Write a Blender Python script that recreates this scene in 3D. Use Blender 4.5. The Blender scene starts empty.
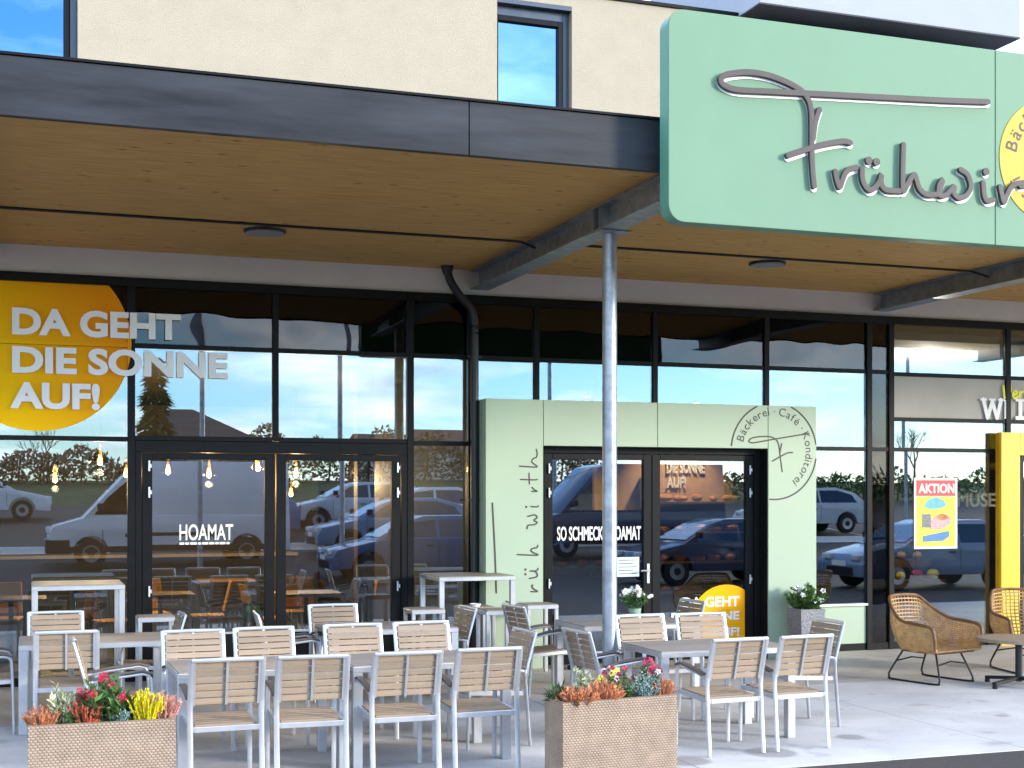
import bpy, bmesh, math, random
from mathutils import Vector, Matrix
R = math.radians
scene = bpy.context.scene
COL = scene.collection
random.seed(7)

# ------------------------------------------------------------------ camera, sky, sun, exposure
FPX, YAW, HORIZON, EYE = 1372.0, R(19.4), 497.0, 1.95
cam_d = bpy.data.cameras.new('camera'); cam = bpy.data.objects.new('camera', cam_d); COL.objects.link(cam)
cam.location = (0, 0, EYE); cam.rotation_euler = (R(90), 0, -YAW)
cam_d.sensor_width = 36.0; cam_d.sensor_fit = 'HORIZONTAL'; cam_d.lens = FPX / 1024 * 36.0
cam_d.shift_y = (HORIZON - 384.0) / 1024.0
cam_d.clip_start = 0.05; cam_d.clip_end = 2000
scene.camera = cam
SUN_AZ, SUN_EL = R(48), R(12)          # azimuth measured from the facade normal towards the right
world = bpy.data.worlds.new('World'); scene.world = world; world.use_nodes = True
wn, wl = world.node_tree.nodes, world.node_tree.links
wn.clear()
w_out = wn.new('ShaderNodeOutputWorld'); w_bg = wn.new('ShaderNodeBackground'); w_bg.inputs['Strength'].default_value = 0.15
sky = wn.new('ShaderNodeTexSky'); sky.sky_type = 'NISHITA'; sky.sun_disc = False
sky.sun_elevation = SUN_EL; sky.sun_rotation = math.pi - SUN_AZ
sky.air_density = 1.0; sky.dust_density = 0.1; sky.ozone_density = 4.0
tc = wn.new('ShaderNodeTexCoord'); sep = wn.new('ShaderNodeSeparateXYZ'); wl.new(tc.outputs['Generated'], sep.inputs[0])
def wmath(op, a, b=None):
    n = wn.new('ShaderNodeMath'); n.operation = op
    for i, v in enumerate((a, b)):
        if v is None: continue
        if isinstance(v, (int, float)): n.inputs[i].default_value = v
        else: wl.new(v, n.inputs[i])
    return n.outputs[0]
zz = wmath('ADD', wmath('MAXIMUM', sep.outputs['Z'], 0.0), 0.16)
comb = wn.new('ShaderNodeCombineXYZ')
wl.new(wmath('DIVIDE', sep.outputs['X'], zz), comb.inputs['X']); wl.new(wmath('DIVIDE', sep.outputs['Y'], zz), comb.inputs['Y'])
cn = wn.new('ShaderNodeTexNoise'); cn.inputs['Scale'].default_value = 1.25; cn.inputs['Detail'].default_value = 8; cn.inputs['Roughness'].default_value = 0.56
cn.inputs['Distortion'].default_value = 0.25
wl.new(comb.outputs[0], cn.inputs['Vector'])
cr = wn.new('ShaderNodeValToRGB'); cr.color_ramp.elements[0].position = 0.44; cr.color_ramp.elements[1].position = 0.64
wl.new(cn.outputs['Fac'], cr.inputs[0])
cmix = wn.new('ShaderNodeMix'); cmix.data_type = 'RGBA'
wl.new(wmath('MULTIPLY', cr.outputs['Color'], 0.8), cmix.inputs['Factor'])
tint = wn.new('ShaderNodeMix'); tint.data_type = 'RGBA'; tint.blend_type = 'MULTIPLY'; tint.inputs['Factor'].default_value = 1; tint.inputs['B'].default_value = (0.86, 0.97, 1.10, 1)
wl.new(sky.outputs[0], tint.inputs['A']); wl.new(tint.outputs['Result'], cmix.inputs['A'])
cn2 = wn.new('ShaderNodeTexNoise'); cn2.inputs['Scale'].default_value = 2.3; cn2.inputs['Detail'].default_value = 6; wl.new(comb.outputs[0], cn2.inputs['Vector'])
cr2 = wn.new('ShaderNodeValToRGB'); cr2.color_ramp.elements[0].position = 0.36; cr2.color_ramp.elements[1].position = 0.62
cr2.color_ramp.elements[0].color = (0.42, 0.45, 0.5, 1); cr2.color_ramp.elements[1].color = (1, 0.96, 0.94, 1); wl.new(cn2.outputs['Fac'], cr2.inputs[0])
csc = wn.new('ShaderNodeMix'); csc.data_type = 'RGBA'; csc.blend_type = 'MULTIPLY'; csc.inputs['Factor'].default_value = 1; csc.inputs['B'].default_value = (10.8, 10.8, 10.8, 1)
csc.clamp_result = False; wl.new(cr2.outputs['Color'], csc.inputs['A']); wl.new(csc.outputs['Result'], cmix.inputs['B'])
wl.new(cmix.outputs['Result'], w_bg.inputs['Color']); wl.new(w_bg.outputs[0], w_out.inputs[0])
sun_d = bpy.data.lights.new('sun', 'SUN'); sun_d.energy = 1.05; sun_d.angle = R(10); sun_d.color = (1.0, 0.88, 0.72)
sun = bpy.data.objects.new('sun', sun_d); COL.objects.link(sun)
sdir = Vector((math.sin(SUN_AZ) * math.cos(SUN_EL), -math.cos(SUN_AZ) * math.cos(SUN_EL), math.sin(SUN_EL)))
sun.rotation_euler = (-sdir).to_track_quat('-Z', 'Y').to_euler(); sun.location = (8, -10, 12)
vs = scene.view_settings
scene.display_settings.display_device = 'sRGB'
vs.view_transform = 'Standard'; vs.look = 'None'; vs.gamma = 1.0; vs.use_curve_mapping = False; vs.exposure = 2.15
scene.render.engine = 'CYCLES'
scene.cycles.max_bounces = 8; scene.cycles.transparent_max_bounces = 16; scene.cycles.diffuse_bounces = 4; scene.cycles.glossy_bounces = 4
scene.cycles.caustics_reflective = False; scene.cycles.caustics_refractive = False

# ------------------------------------------------------------------ helpers
CY, SY = math.cos(YAW), math.sin(YAW)
def view(px, py):
    a, b = (px - 512) / FPX, (HORIZON - py) / FPX
    return Vector((SY + a * CY, CY - a * SY, b))
def wall(px, py, Y=15.0):              # world x, z of a spot seen on the plane y = Y
    r = view(px, py); t = Y / r.y
    return r.x * t, EYE + r.z * t
def lin(c):
    c = c / 255.0
    return c / 12.92 if c <= 0.04045 else ((c + 0.055) / 1.055) ** 2.4
def rgb(r, g, b): return (lin(r), lin(g), lin(b), 1)

def new_mat(name):
    m = bpy.data.materials.new(name); m.use_nodes = True
    return m, m.node_tree.nodes, m.node_tree.links, m.node_tree.nodes['Principled BSDF']
def mat(name, col, rough=0.6, metal=0.0, var=0.12, scale=6.0, bump=0.0, bscale=None, stretch=None, spec=0.5, coat=0.0, island=0.0):
    m, n, l, p = new_mat(name)
    p.inputs['Roughness'].default_value = rough; p.inputs['Metallic'].default_value = metal
    p.inputs['Specular IOR Level'].default_value = spec; p.inputs['Coat Weight'].default_value = coat
    t = n.new('ShaderNodeTexCoord'); mp = n.new('ShaderNodeMapping'); l.new(t.outputs['Object'], mp.inputs[0])
    if stretch: mp.inputs['Scale'].default_value = stretch
    nz = n.new('ShaderNodeTexNoise'); nz.inputs['Scale'].default_value = scale; nz.inputs['Detail'].default_value = 6; nz.inputs['Roughness'].default_value = 0.6
    l.new(mp.outputs[0], nz.inputs['Vector'])
    mx = n.new('ShaderNodeMix'); mx.data_type = 'RGBA'
    lo = tuple(max(0, c * (1 - var)) for c in col[:3]) + (1,); hi = tuple(min(1, c * (1 + var)) for c in col[:3]) + (1,)
    mx.inputs['A'].default_value = lo; mx.inputs['B'].default_value = hi
    rp = n.new('ShaderNodeMapRange'); rp.inputs[1].default_value = 0.3; rp.inputs[2].default_value = 0.7
    l.new(nz.outputs['Fac'], rp.inputs[0]); l.new(rp.outputs[0], mx.inputs['Factor']); l.new(mx.outputs['Result'], p.inputs['Base Color'])
    if island:
        ge = n.new('ShaderNodeNewGeometry'); oi = n.new('ShaderNodeObjectInfo'); av = n.new('ShaderNodeMath'); av.operation = 'MULTIPLY_ADD'; av.inputs[1].default_value = 0.5
        l.new(oi.outputs['Random'], av.inputs[0]); l.new(ge.outputs['Random Per Island'], av.inputs[2])
        ir = n.new('ShaderNodeMapRange'); ir.inputs[2].default_value = 1.5; ir.inputs[3].default_value = 1 - island; ir.inputs[4].default_value = 1 + island; l.new(av.outputs[0], ir.inputs[0])
        im = n.new('ShaderNodeMix'); im.data_type = 'RGBA'; im.blend_type = 'MULTIPLY'; im.inputs['Factor'].default_value = 1
        l.new(mx.outputs['Result'], im.inputs['A']); l.new(ir.outputs[0], im.inputs['B']); l.new(im.outputs['Result'], p.inputs['Base Color'])
    rr = n.new('ShaderNodeMapRange'); rr.inputs[3].default_value = max(0.02, rough - 0.08); rr.inputs[4].default_value = min(1, rough + 0.08)
    l.new(nz.outputs['Fac'], rr.inputs[0]); l.new(rr.outputs[0], p.inputs['Roughness'])
    if bump:
        b = n.new('ShaderNodeBump'); b.inputs['Strength'].default_value = bump; b.inputs['Distance'].default_value = 0.01
        n2 = n.new('ShaderNodeTexNoise'); n2.inputs['Scale'].default_value = bscale or scale * 8; n2.inputs['Detail'].default_value = 4
        l.new(mp.outputs[0], n2.inputs['Vector']); l.new(n2.outputs['Fac'], b.inputs['Height']); l.new(b.outputs[0], p.inputs['Normal'])
    return m
def emis(name, col, s):
    m, n, l, p = new_mat(name)
    p.inputs['Emission Color'].default_value = col; p.inputs['Emission Strength'].default_value = s; p.inputs['Base Color'].default_value = col
    return m
def glass_mat(name, refl=0.22, tint=(0.75, 0.79, 0.8, 1), wav=0.0, gcol=(0.95, 0.98, 1, 1)):
    m = bpy.data.materials.new(name); m.use_nodes = True; n, l = m.node_tree.nodes, m.node_tree.links; n.clear()
    o = n.new('ShaderNodeOutputMaterial'); tr = n.new('ShaderNodeBsdfTransparent'); tr.inputs[0].default_value = tint
    g = n.new('ShaderNodeBsdfGlossy'); g.inputs['Roughness'].default_value = 0.0; g.inputs['Color'].default_value = gcol
    t = n.new('ShaderNodeTexCoord'); nz = n.new('ShaderNodeTexNoise'); nz.inputs['Scale'].default_value = 1.1; nz.inputs['Detail'].default_value = 1
    l.new(t.outputs['Object'], nz.inputs['Vector'])
    b = n.new('ShaderNodeBump'); b.inputs['Strength'].default_value = wav; b.inputs['Distance'].default_value = 0.35
    l.new(nz.outputs['Fac'], b.inputs['Height'])
    if wav: l.new(b.outputs[0], g.inputs['Normal'])
    lw = n.new('ShaderNodeFresnel'); lw.inputs['IOR'].default_value = 1.5
    ad = n.new('ShaderNodeMath'); ad.operation = 'ADD'; ad.use_clamp = True; ad.inputs[1].default_value = refl
    l.new(lw.outputs[0], ad.inputs[0])
    mx = n.new('ShaderNodeMixShader'); l.new(ad.outputs[0], mx.inputs[0]); l.new(tr.outputs[0], mx.inputs[1]); l.new(g.outputs[0], mx.inputs[2])
    l.new(mx.outputs[0], o.inputs[0])
    return m

class MB:
    """collects geometry in world (or local) coordinates; build() links it as ONE mesh object"""
    def __init__(s, org=(0, 0, 0)): s.v, s.f, s.o = [], [], Vector(org)
    def add(s, vs, fs):
        k = len(s.v); s.v += [Vector(v) for v in vs]; s.f += [tuple(i + k for i in f) for f in fs]; return s
    def box(s, x0, x1, y0, y1, z0, z1):
        return s.add([(x0, y0, z0), (x1, y0, z0), (x1, y1, z0), (x0, y1, z0), (x0, y0, z1), (x1, y0, z1), (x1, y1, z1), (x0, y1, z1)],
                     [(3, 2, 1, 0), (4, 5, 6, 7), (0, 1, 5, 4), (1, 2, 6, 5), (2, 3, 7, 6), (3, 0, 4, 7)])
    def sweep(s, pts, prof, up=(0, 0, 1), cap=True, closed=False):
        pts = [Vector(p) for p in pts]; n = len(pts); m = len(prof); k = len(s.v); up = Vector(up)
        for i, p in enumerate(pts):
            if closed: d = pts[(i + 1) % n] - pts[i - 1]
            else: d = pts[min(i + 1, n - 1)] - pts[max(i - 1, 0)]
            d.normalize(); a = d.cross(up)
            if a.length < 1e-4: a = d.cross(Vector((1, 0, 0))) if abs(d.x) < .9 else d.cross(Vector((0, 1, 0)))
            a.normalize(); b = a.cross(d)
            for (u, w) in prof: s.v.append(p + a * u + b * w)
        for i in range(n if closed else n - 1):
            j = (i + 1) % n
            for q in range(m):
                r = (q + 1) % m
                s.f.append((k + i * m + q, k + i * m + r, k + j * m + r, k + j * m + q))
        if cap and not closed:
            s.f.append(tuple(k + q for q in reversed(range(m)))); s.f.append(tuple(k + (n - 1) * m + q for q in range(m)))
        return s
    def tube(s, pts, r, n=8, up=(0, 0, 1), r2=None, closed=False):
        r2 = r2 or r
        return s.sweep(pts, [(r * math.cos(2 * math.pi * i / n), r2 * math.sin(2 * math.pi * i / n)) for i in range(n)], up, closed=closed)
    def bar(s, p, q, w, h, up=(0, 0, 1)):
        return s.sweep([p, q], [(-w / 2, -h / 2), (w / 2, -h / 2), (w / 2, h / 2), (-w / 2, h / 2)], up)
    def lathe(s, prof, c, n=20, cap=True):
        k = len(s.v); c = Vector(c); m = len(prof)
        for (r, z) in prof:
            for i in range(n):
                a = 2 * math.pi * i / n; s.v.append(c + Vector((r * math.cos(a), r * math.sin(a), z)))
        for j in range(m - 1):
            for i in range(n):
                q = (i + 1) % n; s.f.append((k + j * n + i, k + j * n + q, k + (j + 1) * n + q, k + (j + 1) * n + i))
        if cap:
            s.f.append(tuple(k + i for i in reversed(range(n)))); s.f.append(tuple(k + (m - 1) * n + i for i in range(n)))
        return s
    def prism(s, poly, y0, y1):        # outline in x, z pushed along y
        n = len(poly)
        return s.add([(x, y0, z) for x, z in poly] + [(x, y1, z) for x, z in poly],
                     [tuple(range(n)), tuple(range(2 * n - 1, n - 1, -1))] + [(i, i + n, (i + 1) % n + n, (i + 1) % n) for i in range(n)])
    def ribbon(s, pts, w, y0, y1):     # softly crowned stroke of width w in the x, z plane, front at y0, back at y1
        P = [Vector((p[0], p[1])) for p in pts]
        Q = []
        d0, d1 = (P[0] - P[1]).normalized(), (P[-1] - P[-2]).normalized()
        for t in (90, 65, 40, 20): Q.append((P[0] + d0 * (w / 2) * math.sin(R(t)), max(.02, math.cos(R(t))), -d0))
        for i, p in enumerate(P): Q.append((p, 1.0, (P[min(i + 1, len(P) - 1)] - P[max(i - 1, 0)]).normalized()))
        for t in (20, 40, 65, 90): Q.append((P[-1] + d1 * (w / 2) * math.sin(R(t)), max(.02, math.cos(R(t))), d1))
        prof = [(-.5, 1), (-.5, .08), (-.43, .022), (0, 0), (.43, .022), (.5, .08), (.5, 1)]; m = len(prof); k = len(s.v)
        for c, sc, d in Q:
            nn = Vector((-d.y, d.x))
            for u, v in prof: q = c + nn * (u * w * sc); s.v.append(Vector((q.x, y0 + (y1 - y0) * v, q.y)))
        for i in range(len(Q) - 1):
            for j in range(m):
                r = (j + 1) % m; s.f.append((k + i * m + j, k + i * m + r, k + (i + 1) * m + r, k + (i + 1) * m + j))
        s.f.append(tuple(k + j for j in range(m))); s.f.append(tuple(k + (len(Q) - 1) * m + j for j in reversed(range(m))))
        return s
    def build(s, name, m, parent=None, bevel=0, smooth=False, seg=1):
        me = bpy.data.meshes.new(name)
        me.from_pydata([v - s.o for v in s.v], [], s.f); me.update()
        bm = bmesh.new(); bm.from_mesh(me)
        bmesh.ops.recalc_face_normals(bm, faces=bm.faces)
        if bevel:
            es = [e for e in bm.edges if len(e.link_faces) == 2 and e.calc_face_angle(0) > 0.5]
            bmesh.ops.bevel(bm, geom=es, offset=bevel, segments=seg, affect='EDGES', profile=0.6, clamp_overlap=True)
        bm.to_mesh(me); bm.free()
        if smooth:
            me.shade_smooth(); me.set_sharp_from_angle(angle=R(40))
        me.materials.append(m)
        o = bpy.data.objects.new(name, me); COL.objects.link(o)
        if parent: o.parent = parent
        return o
def tag(o, label, cat, group=None):
    o['label'] = label; o['category'] = cat
    if group: o['group'] = group
    return o
def thing(name, label, cat, loc=(0, 0, 0), rz=0, group=None):
    o = bpy.data.objects.new(name, None); COL.objects.link(o); o.empty_display_size = 0.1
    o.location = loc; o.rotation_euler = (0, 0, rz)
    return tag(o, label, cat, group)
def structure(o): o['kind'] = 'structure'; return o
def stuff(o): o['kind'] = 'stuff'; return o
def dup(o, parent=None):
    c = o.copy(); COL.objects.link(c)
    if parent: c.parent = parent
    for ch in [q for q in KIDS.get(o.name, [])]: dup(ch, c)
    return c
KIDS = {}
def index_children():
    KIDS.clear()
    for o in bpy.data.objects:
        if o.parent: KIDS.setdefault(o.parent.name, []).append(o)
def place(proto, loc, rz, label, used=[]):
    if proto.name not in used:
        used.append(proto.name); o = proto
    else: o = dup(proto)
    o.location = loc; o.rotation_euler = (0, 0, rz); o['label'] = label
    return o
def spline(pts, n=5):
    P = [Vector(p) for p in pts]; out = []
    for i in range(len(P) - 1):
        p0, p1, p2, p3 = P[max(i - 1, 0)], P[i], P[i + 1], P[min(i + 2, len(P) - 1)]
        for k in range(n):
            t = k / n
            out.append(0.5 * ((2 * p1) + (p2 - p0) * t + (2 * p0 - 5 * p1 + 4 * p2 - p3) * t * t + (3 * p1 - p0 - 3 * p2 + p3) * t ** 3))
    out.append(P[-1]); return out
def text_geo(s, bold=0.0, ext=0.0, space=1.0):
    cu = bpy.data.curves.new('lettering_outline', 'FONT'); cu.body = s; cu.offset = bold; cu.extrude = ext; cu.resolution_u = 4; cu.space_character = space
    o = bpy.data.objects.new('lettering_outline', cu); COL.objects.link(o)
    bpy.context.view_layer.update()
    me = bpy.data.meshes.new_from_object(o.evaluated_get(bpy.context.evaluated_depsgraph_get()))
    vs_ = [tuple(v.co) for v in me.vertices]; fs_ = [tuple(p.vertices) for p in me.polygons]
    bpy.data.objects.remove(o); bpy.data.curves.remove(cu); bpy.data.meshes.remove(me)
    return vs_, fs_
def text(mb, s, x0, x1, z0, z1, y, bold=0.0, thick=0.004, space=1.0, rot=False):
    """lettering fitted into the rectangle x0..x1, z0..z1 on the plane y, front face at y"""
    v, f = text_geo(s, bold, 0.01, space)
    ax, bx = min(p[0] for p in v), max(p[0] for p in v); ay, by = min(p[1] for p in v), max(p[1] for p in v)
    out = []
    for p in v:
        u, w = (p[0] - ax) / (bx - ax), (p[1] - ay) / (by - ay)
        out.append((x0 + u * (x1 - x0), y + (thick if p[2] < 0 else 0), z0 + w * (z1 - z0)))
    mb.add(out, f); return mb
def arc_text(mb, s, cx, cz, rad, a0, size, y, bold=0.0, thick=0.003, skew=1.0):
    """letters upright on a circle, a0 = angle of the first letter's left edge, clockwise"""
    ang = a0
    for ch in s:
        if ch == ' ': ang -= 0.28 * size / rad; continue
        if ch == '·':
            a = ang - 0.1 * size / rad; c = (cx + math.cos(a) * (rad + .3 * size), cz + math.sin(a) * (rad + .3 * size)); d = .06 * size
            mb.prism([(c[0] + d * math.cos(t * .785), c[1] + d * math.sin(t * .785)) for t in range(8)], y, y + thick); ang -= 0.2 * size / rad; continue
        v, f = text_geo(ch, bold, 0.01); wch = max(p[0] for p in v); mn = min(p[0] for p in v); wd = (wch - mn) * size
        a = ang - (wd / 2) / rad; th = a - math.pi / 2
        out = []
        for p in v:
            lx, lz = (p[0] - mn) * size - wd / 2, p[1] * size
            out.append((cx + math.cos(a) * rad + lx * math.cos(th) - lz * math.sin(th), y + (thick if p[2] < 0 else 0),
                        cz + math.sin(a) * rad + lx * math.sin(th) + lz * math.cos(th)))
        mb.add(out, f); ang -= (wd + 0.1 * size) / rad
    return mb
def clip_rect(poly, x0, x1, z0, z1):
    def cut(p, inside, inter):
        o = []
        for i in range(len(p)):
            a, b = p[i - 1], p[i]
            if inside(b):
                if not inside(a): o.append(inter(a, b))
                o.append(b)
            elif inside(a): o.append(inter(a, b))
        return o
    def ix(c): return lambda a, b: (c, a[1] + (b[1] - a[1]) * (c - a[0]) / (b[0] - a[0]))
    def iz(c): return lambda a, b: (a[0] + (b[0] - a[0]) * (c - a[1]) / (b[1] - a[1]), c)
    for ins, it in ((lambda p: p[0] >= x0, ix(x0)), (lambda p: p[0] <= x1, ix(x1)), (lambda p: p[1] >= z0, iz(z0)), (lambda p: p[1] <= z1, iz(z1))):
        if not poly: break
        poly = cut(poly, ins, it)
    return poly
def circle(cx, cz, r, n=72): return [(cx + r * math.cos(2 * math.pi * i / n), cz + r * math.sin(2 * math.pi * i / n)) for i in range(n)]

# ------------------------------------------------------------------ materials
M = {}
M['cream'] = mat('cream_render', (0.405, 0.352, 0.262, 1), 0.9, var=0.05, scale=3, bump=0.5, bscale=60)
M['white_render'] = mat('white_render', (0.36, 0.385, 0.44, 1), 0.85, var=0.03, scale=3, bump=0.2, bscale=60)
M['band'] = mat('pale_band', (0.74, 0.71, 0.67, 1), 0.8, var=0.05, scale=2, bump=0.15, bscale=60)
M['fascia'] = mat('anthracite_sheet', (0.032, 0.035, 0.041, 1), 0.5, 0.0, var=0.9, scale=0.8, stretch=(0.45, 1, 3.4), spec=0.2)  # the stretched streaks paint cloud reflections into the sheet's colour
M['frame'] = mat('anthracite_frame', (0.009, 0.0092, 0.0098, 1), 0.45, 0.0, var=0.15, spec=0.14)
M['frame_blue'] = mat('window_frame_grey', (0.07, 0.085, 0.11, 1), 0.35, 0.3, var=0.1)
M['black'] = mat('black_steel', (0.018, 0.018, 0.02, 1), 0.4, 0.2, var=0.15)
M['steel'] = mat('galvanised_steel', (0.36, 0.395, 0.44, 1), 0.45, 0.7, var=0.3, scale=9, bump=0.05)
M['alu'] = mat('silver_aluminium', (0.62, 0.64, 0.66, 1), 0.33, 0.6, var=0.1, scale=4)
M['slat'] = mat('composite_slat', (0.335, 0.252, 0.172, 1), 0.62, var=0.14, scale=4, stretch=(0.6, 8, 8), bump=0.12, bscale=40, island=0.2)
M['slat_arm'] = mat('composite_armrest', (0.12, 0.1, 0.08, 1), 0.6, var=0.14, scale=5, bump=0.12, bscale=40)
M['tabletop'] = mat('composite_tabletop', (0.29, 0.25, 0.21, 1), 0.5, var=0.1, scale=5, stretch=(1, 6, 6), bump=0.05, island=0.12)
M['green'] = mat('pale_green_panel', (0.37, 0.475, 0.345, 1), 0.5, var=0.03, scale=1)
M['sign_green'] = mat('mint_sign_panel', (0.168, 0.292, 0.19, 1), 0.6, var=0.05, scale=1.4, spec=0.25)
M['sign_edge'] = mat('mint_sign_edge', (0.10, 0.30, 0.21, 1), 0.45, var=0.05)
M['letter_grey'] = mat('taupe_letter', (0.055, 0.045, 0.041, 1), 0.6, var=0.06)
M['white'] = mat('white_vinyl', (0.92, 0.91, 0.89, 1), 0.5, var=0.02)
M['yellow'] = mat('yellow_panel', (0.9, 0.62, 0.012, 1), 0.4, var=0.03, scale=2)
M['sun_yellow'] = mat('yellow_disc', (0.62, 0.38, 0.028, 1), 0.6, var=0.04)
M['orange'] = mat('shade_and_veg_orange', (0.85, 0.42, 0.012, 1), 0.5, var=0.1)  # painted shade on the yellow portal's side, also the colour of some vegetables
M['soil'] = mat('dark_soil', (0.035, 0.025, 0.018, 1), 0.95, var=0.4, scale=30, bump=0.6)
M['pot_dark'] = mat('dark_pot', (0.06, 0.058, 0.055, 1), 0.7, var=0.2, scale=20, bump=0.2)
M['rattan'] = mat('rattan_cane', (0.55, 0.33, 0.13, 1), 0.5, var=0.3, scale=14)
M['rattan_dark'] = mat('rattan_rim', (0.2, 0.095, 0.035, 1), 0.5, var=0.3, scale=14)
M['wood_top'] = mat('worn_wood_top', (0.3, 0.23, 0.16, 1), 0.55, var=0.2, scale=6, stretch=(1, 6, 6))
M['glass'] = glass_mat('storefront_glass', 0.13, (0.68, 0.72, 0.74, 1), 0, (0.82, 0.93, 1, 1))
M['glass_dark'] = glass_mat('upper_row_glass', 0.02, (0.4, 0.4, 0.42, 1), 0.02, (0.62, 0.62, 0.62, 1))
M['glass_door'] = glass_mat('door_glass', 0.14, (0.7, 0.73, 0.75, 1), 0, (0.82, 0.92, 1, 1))
M['glass_up'] = glass_mat('upstairs_glass', 0.62, (0.05, 0.06, 0.08, 1), 0.01, (0.26, 0.45, 0.7, 1))
M['glass_car'] = glass_mat('car_glass', 0.1, (0.06, 0.07, 0.08, 1), 0.0)
M['blind'] = mat('beige_blind', (0.52, 0.48, 0.41, 1), 0.8, var=0.08, scale=2)
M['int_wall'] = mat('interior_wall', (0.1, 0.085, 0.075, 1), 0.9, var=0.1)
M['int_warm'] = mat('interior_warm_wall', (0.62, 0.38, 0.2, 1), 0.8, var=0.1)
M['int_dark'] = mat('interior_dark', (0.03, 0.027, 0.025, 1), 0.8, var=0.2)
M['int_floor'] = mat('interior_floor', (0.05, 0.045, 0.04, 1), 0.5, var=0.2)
M['int_green'] = mat('interior_green_wall', (0.3, 0.42, 0.32, 1), 0.8, var=0.05)
M['int_wood'] = mat('interior_wood', (0.2, 0.11, 0.045, 1), 0.5, var=0.2, stretch=(1, 6, 6))
M['yellow_seat'] = mat('yellow_seat', (0.9, 0.45, 0.02, 1), 0.5, var=0.08)
M['bread'] = mat('bread_crust', (0.5, 0.22, 0.06, 1), 0.7, var=0.3, scale=14)
M['paper'] = mat('pale_paper', (0.66, 0.8, 0.82, 1), 0.8, var=0.03)
M['red'] = mat('red_print', (0.6, 0.035, 0.04, 1), 0.5, var=0.1)
M['lime'] = mat('yellow_print', (0.8, 0.78, 0.05, 1), 0.5, var=0.08)
M['blue'] = mat('blue_print', (0.05, 0.2, 0.5, 1), 0.5, var=0.15)
M['teal'] = mat('teal_print', (0.1, 0.42, 0.55, 1), 0.5, var=0.2, scale=30)
M['pink'] = mat('pink_print', (0.75, 0.35, 0.35, 1), 0.5, var=0.3, scale=40)
M['bulb'] = emis('warm_bulb', (1, 0.6, 0.2, 1), 14)
M['spot'] = emis('ceiling_spot', (1, 0.85, 0.6, 1), 6)
M['amber'] = glass_mat('amber_glass_shade', 0.05, (0.75, 0.45, 0.16, 1), 0.0)
M['lamp_lens'] = mat('lamp_lens', (0.3, 0.29, 0.3, 1), 0.4, var=0.05)
def leafmat(name, c, var=0.35): return mat(name, c, 0.55, var=var, scale=9, island=0.3)
M['leaf'] = leafmat('leaf_green', (0.085, 0.175, 0.04, 1)); M['leaf_dark'] = leafmat('leaf_dark_green', (0.045, 0.11, 0.03, 1))
M['leaf_var'] = leafmat('leaf_cream_edge', (0.55, 0.58, 0.36, 1)); M['h_orange'] = leafmat('heather_orange', (0.64, 0.27, 0.13, 1))
M['h_pink'] = leafmat('heather_salmon', (0.68, 0.33, 0.26, 1)); M['h_rust'] = leafmat('heather_rust', (0.55, 0.13, 0.07, 1))
M['h_yellow'] = leafmat('heather_yellow', (0.92, 0.75, 0.02, 1), 0.25); M['bud_red'] = leafmat('bud_red', (0.62, 0.03, 0.08, 1))
M['silver'] = leafmat('silver_bush', (0.4, 0.55, 0.56, 1), 0.2); M['petal_white'] = leafmat('petal_white', (0.85, 0.83, 0.78, 1), 0.06)
M['petal_yellow'] = leafmat('petal_yellow', (0.8, 0.62, 0.12, 1), 0.2); M['petal_purple'] = leafmat('petal_magenta', (0.3, 0.025, 0.06, 1), 0.3)
M['bark'] = mat('bark', (0.09, 0.065, 0.045, 1), 0.9, var=0.3, scale=12, bump=0.4)
M['tyre'] = mat('tyre_rubber', (0.012, 0.012, 0.012, 1), 0.8); M['rim'] = mat('wheel_rim', (0.4, 0.4, 0.42, 1), 0.35, 0.8)
def paint(name, c): return mat(name, c, 0.3, var=0.03, coat=0.6)
M['car_white'] = paint('car_paint_white', (0.78, 0.8, 0.82, 1)); M['car_silver'] = paint('car_paint_silver', (0.5, 0.53, 0.57, 1))
M['car_blue'] = paint('car_paint_blue', (0.08, 0.14, 0.28, 1)); M['car_dark'] = paint('car_paint_dark', (0.055, 0.065, 0.11, 1))
M['car_mid'] = paint('car_paint_steel_blue', (0.2, 0.28, 0.42, 1)); M['lampglass'] = mat('headlamp', (0.7, 0.72, 0.75, 1), 0.15)

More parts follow.
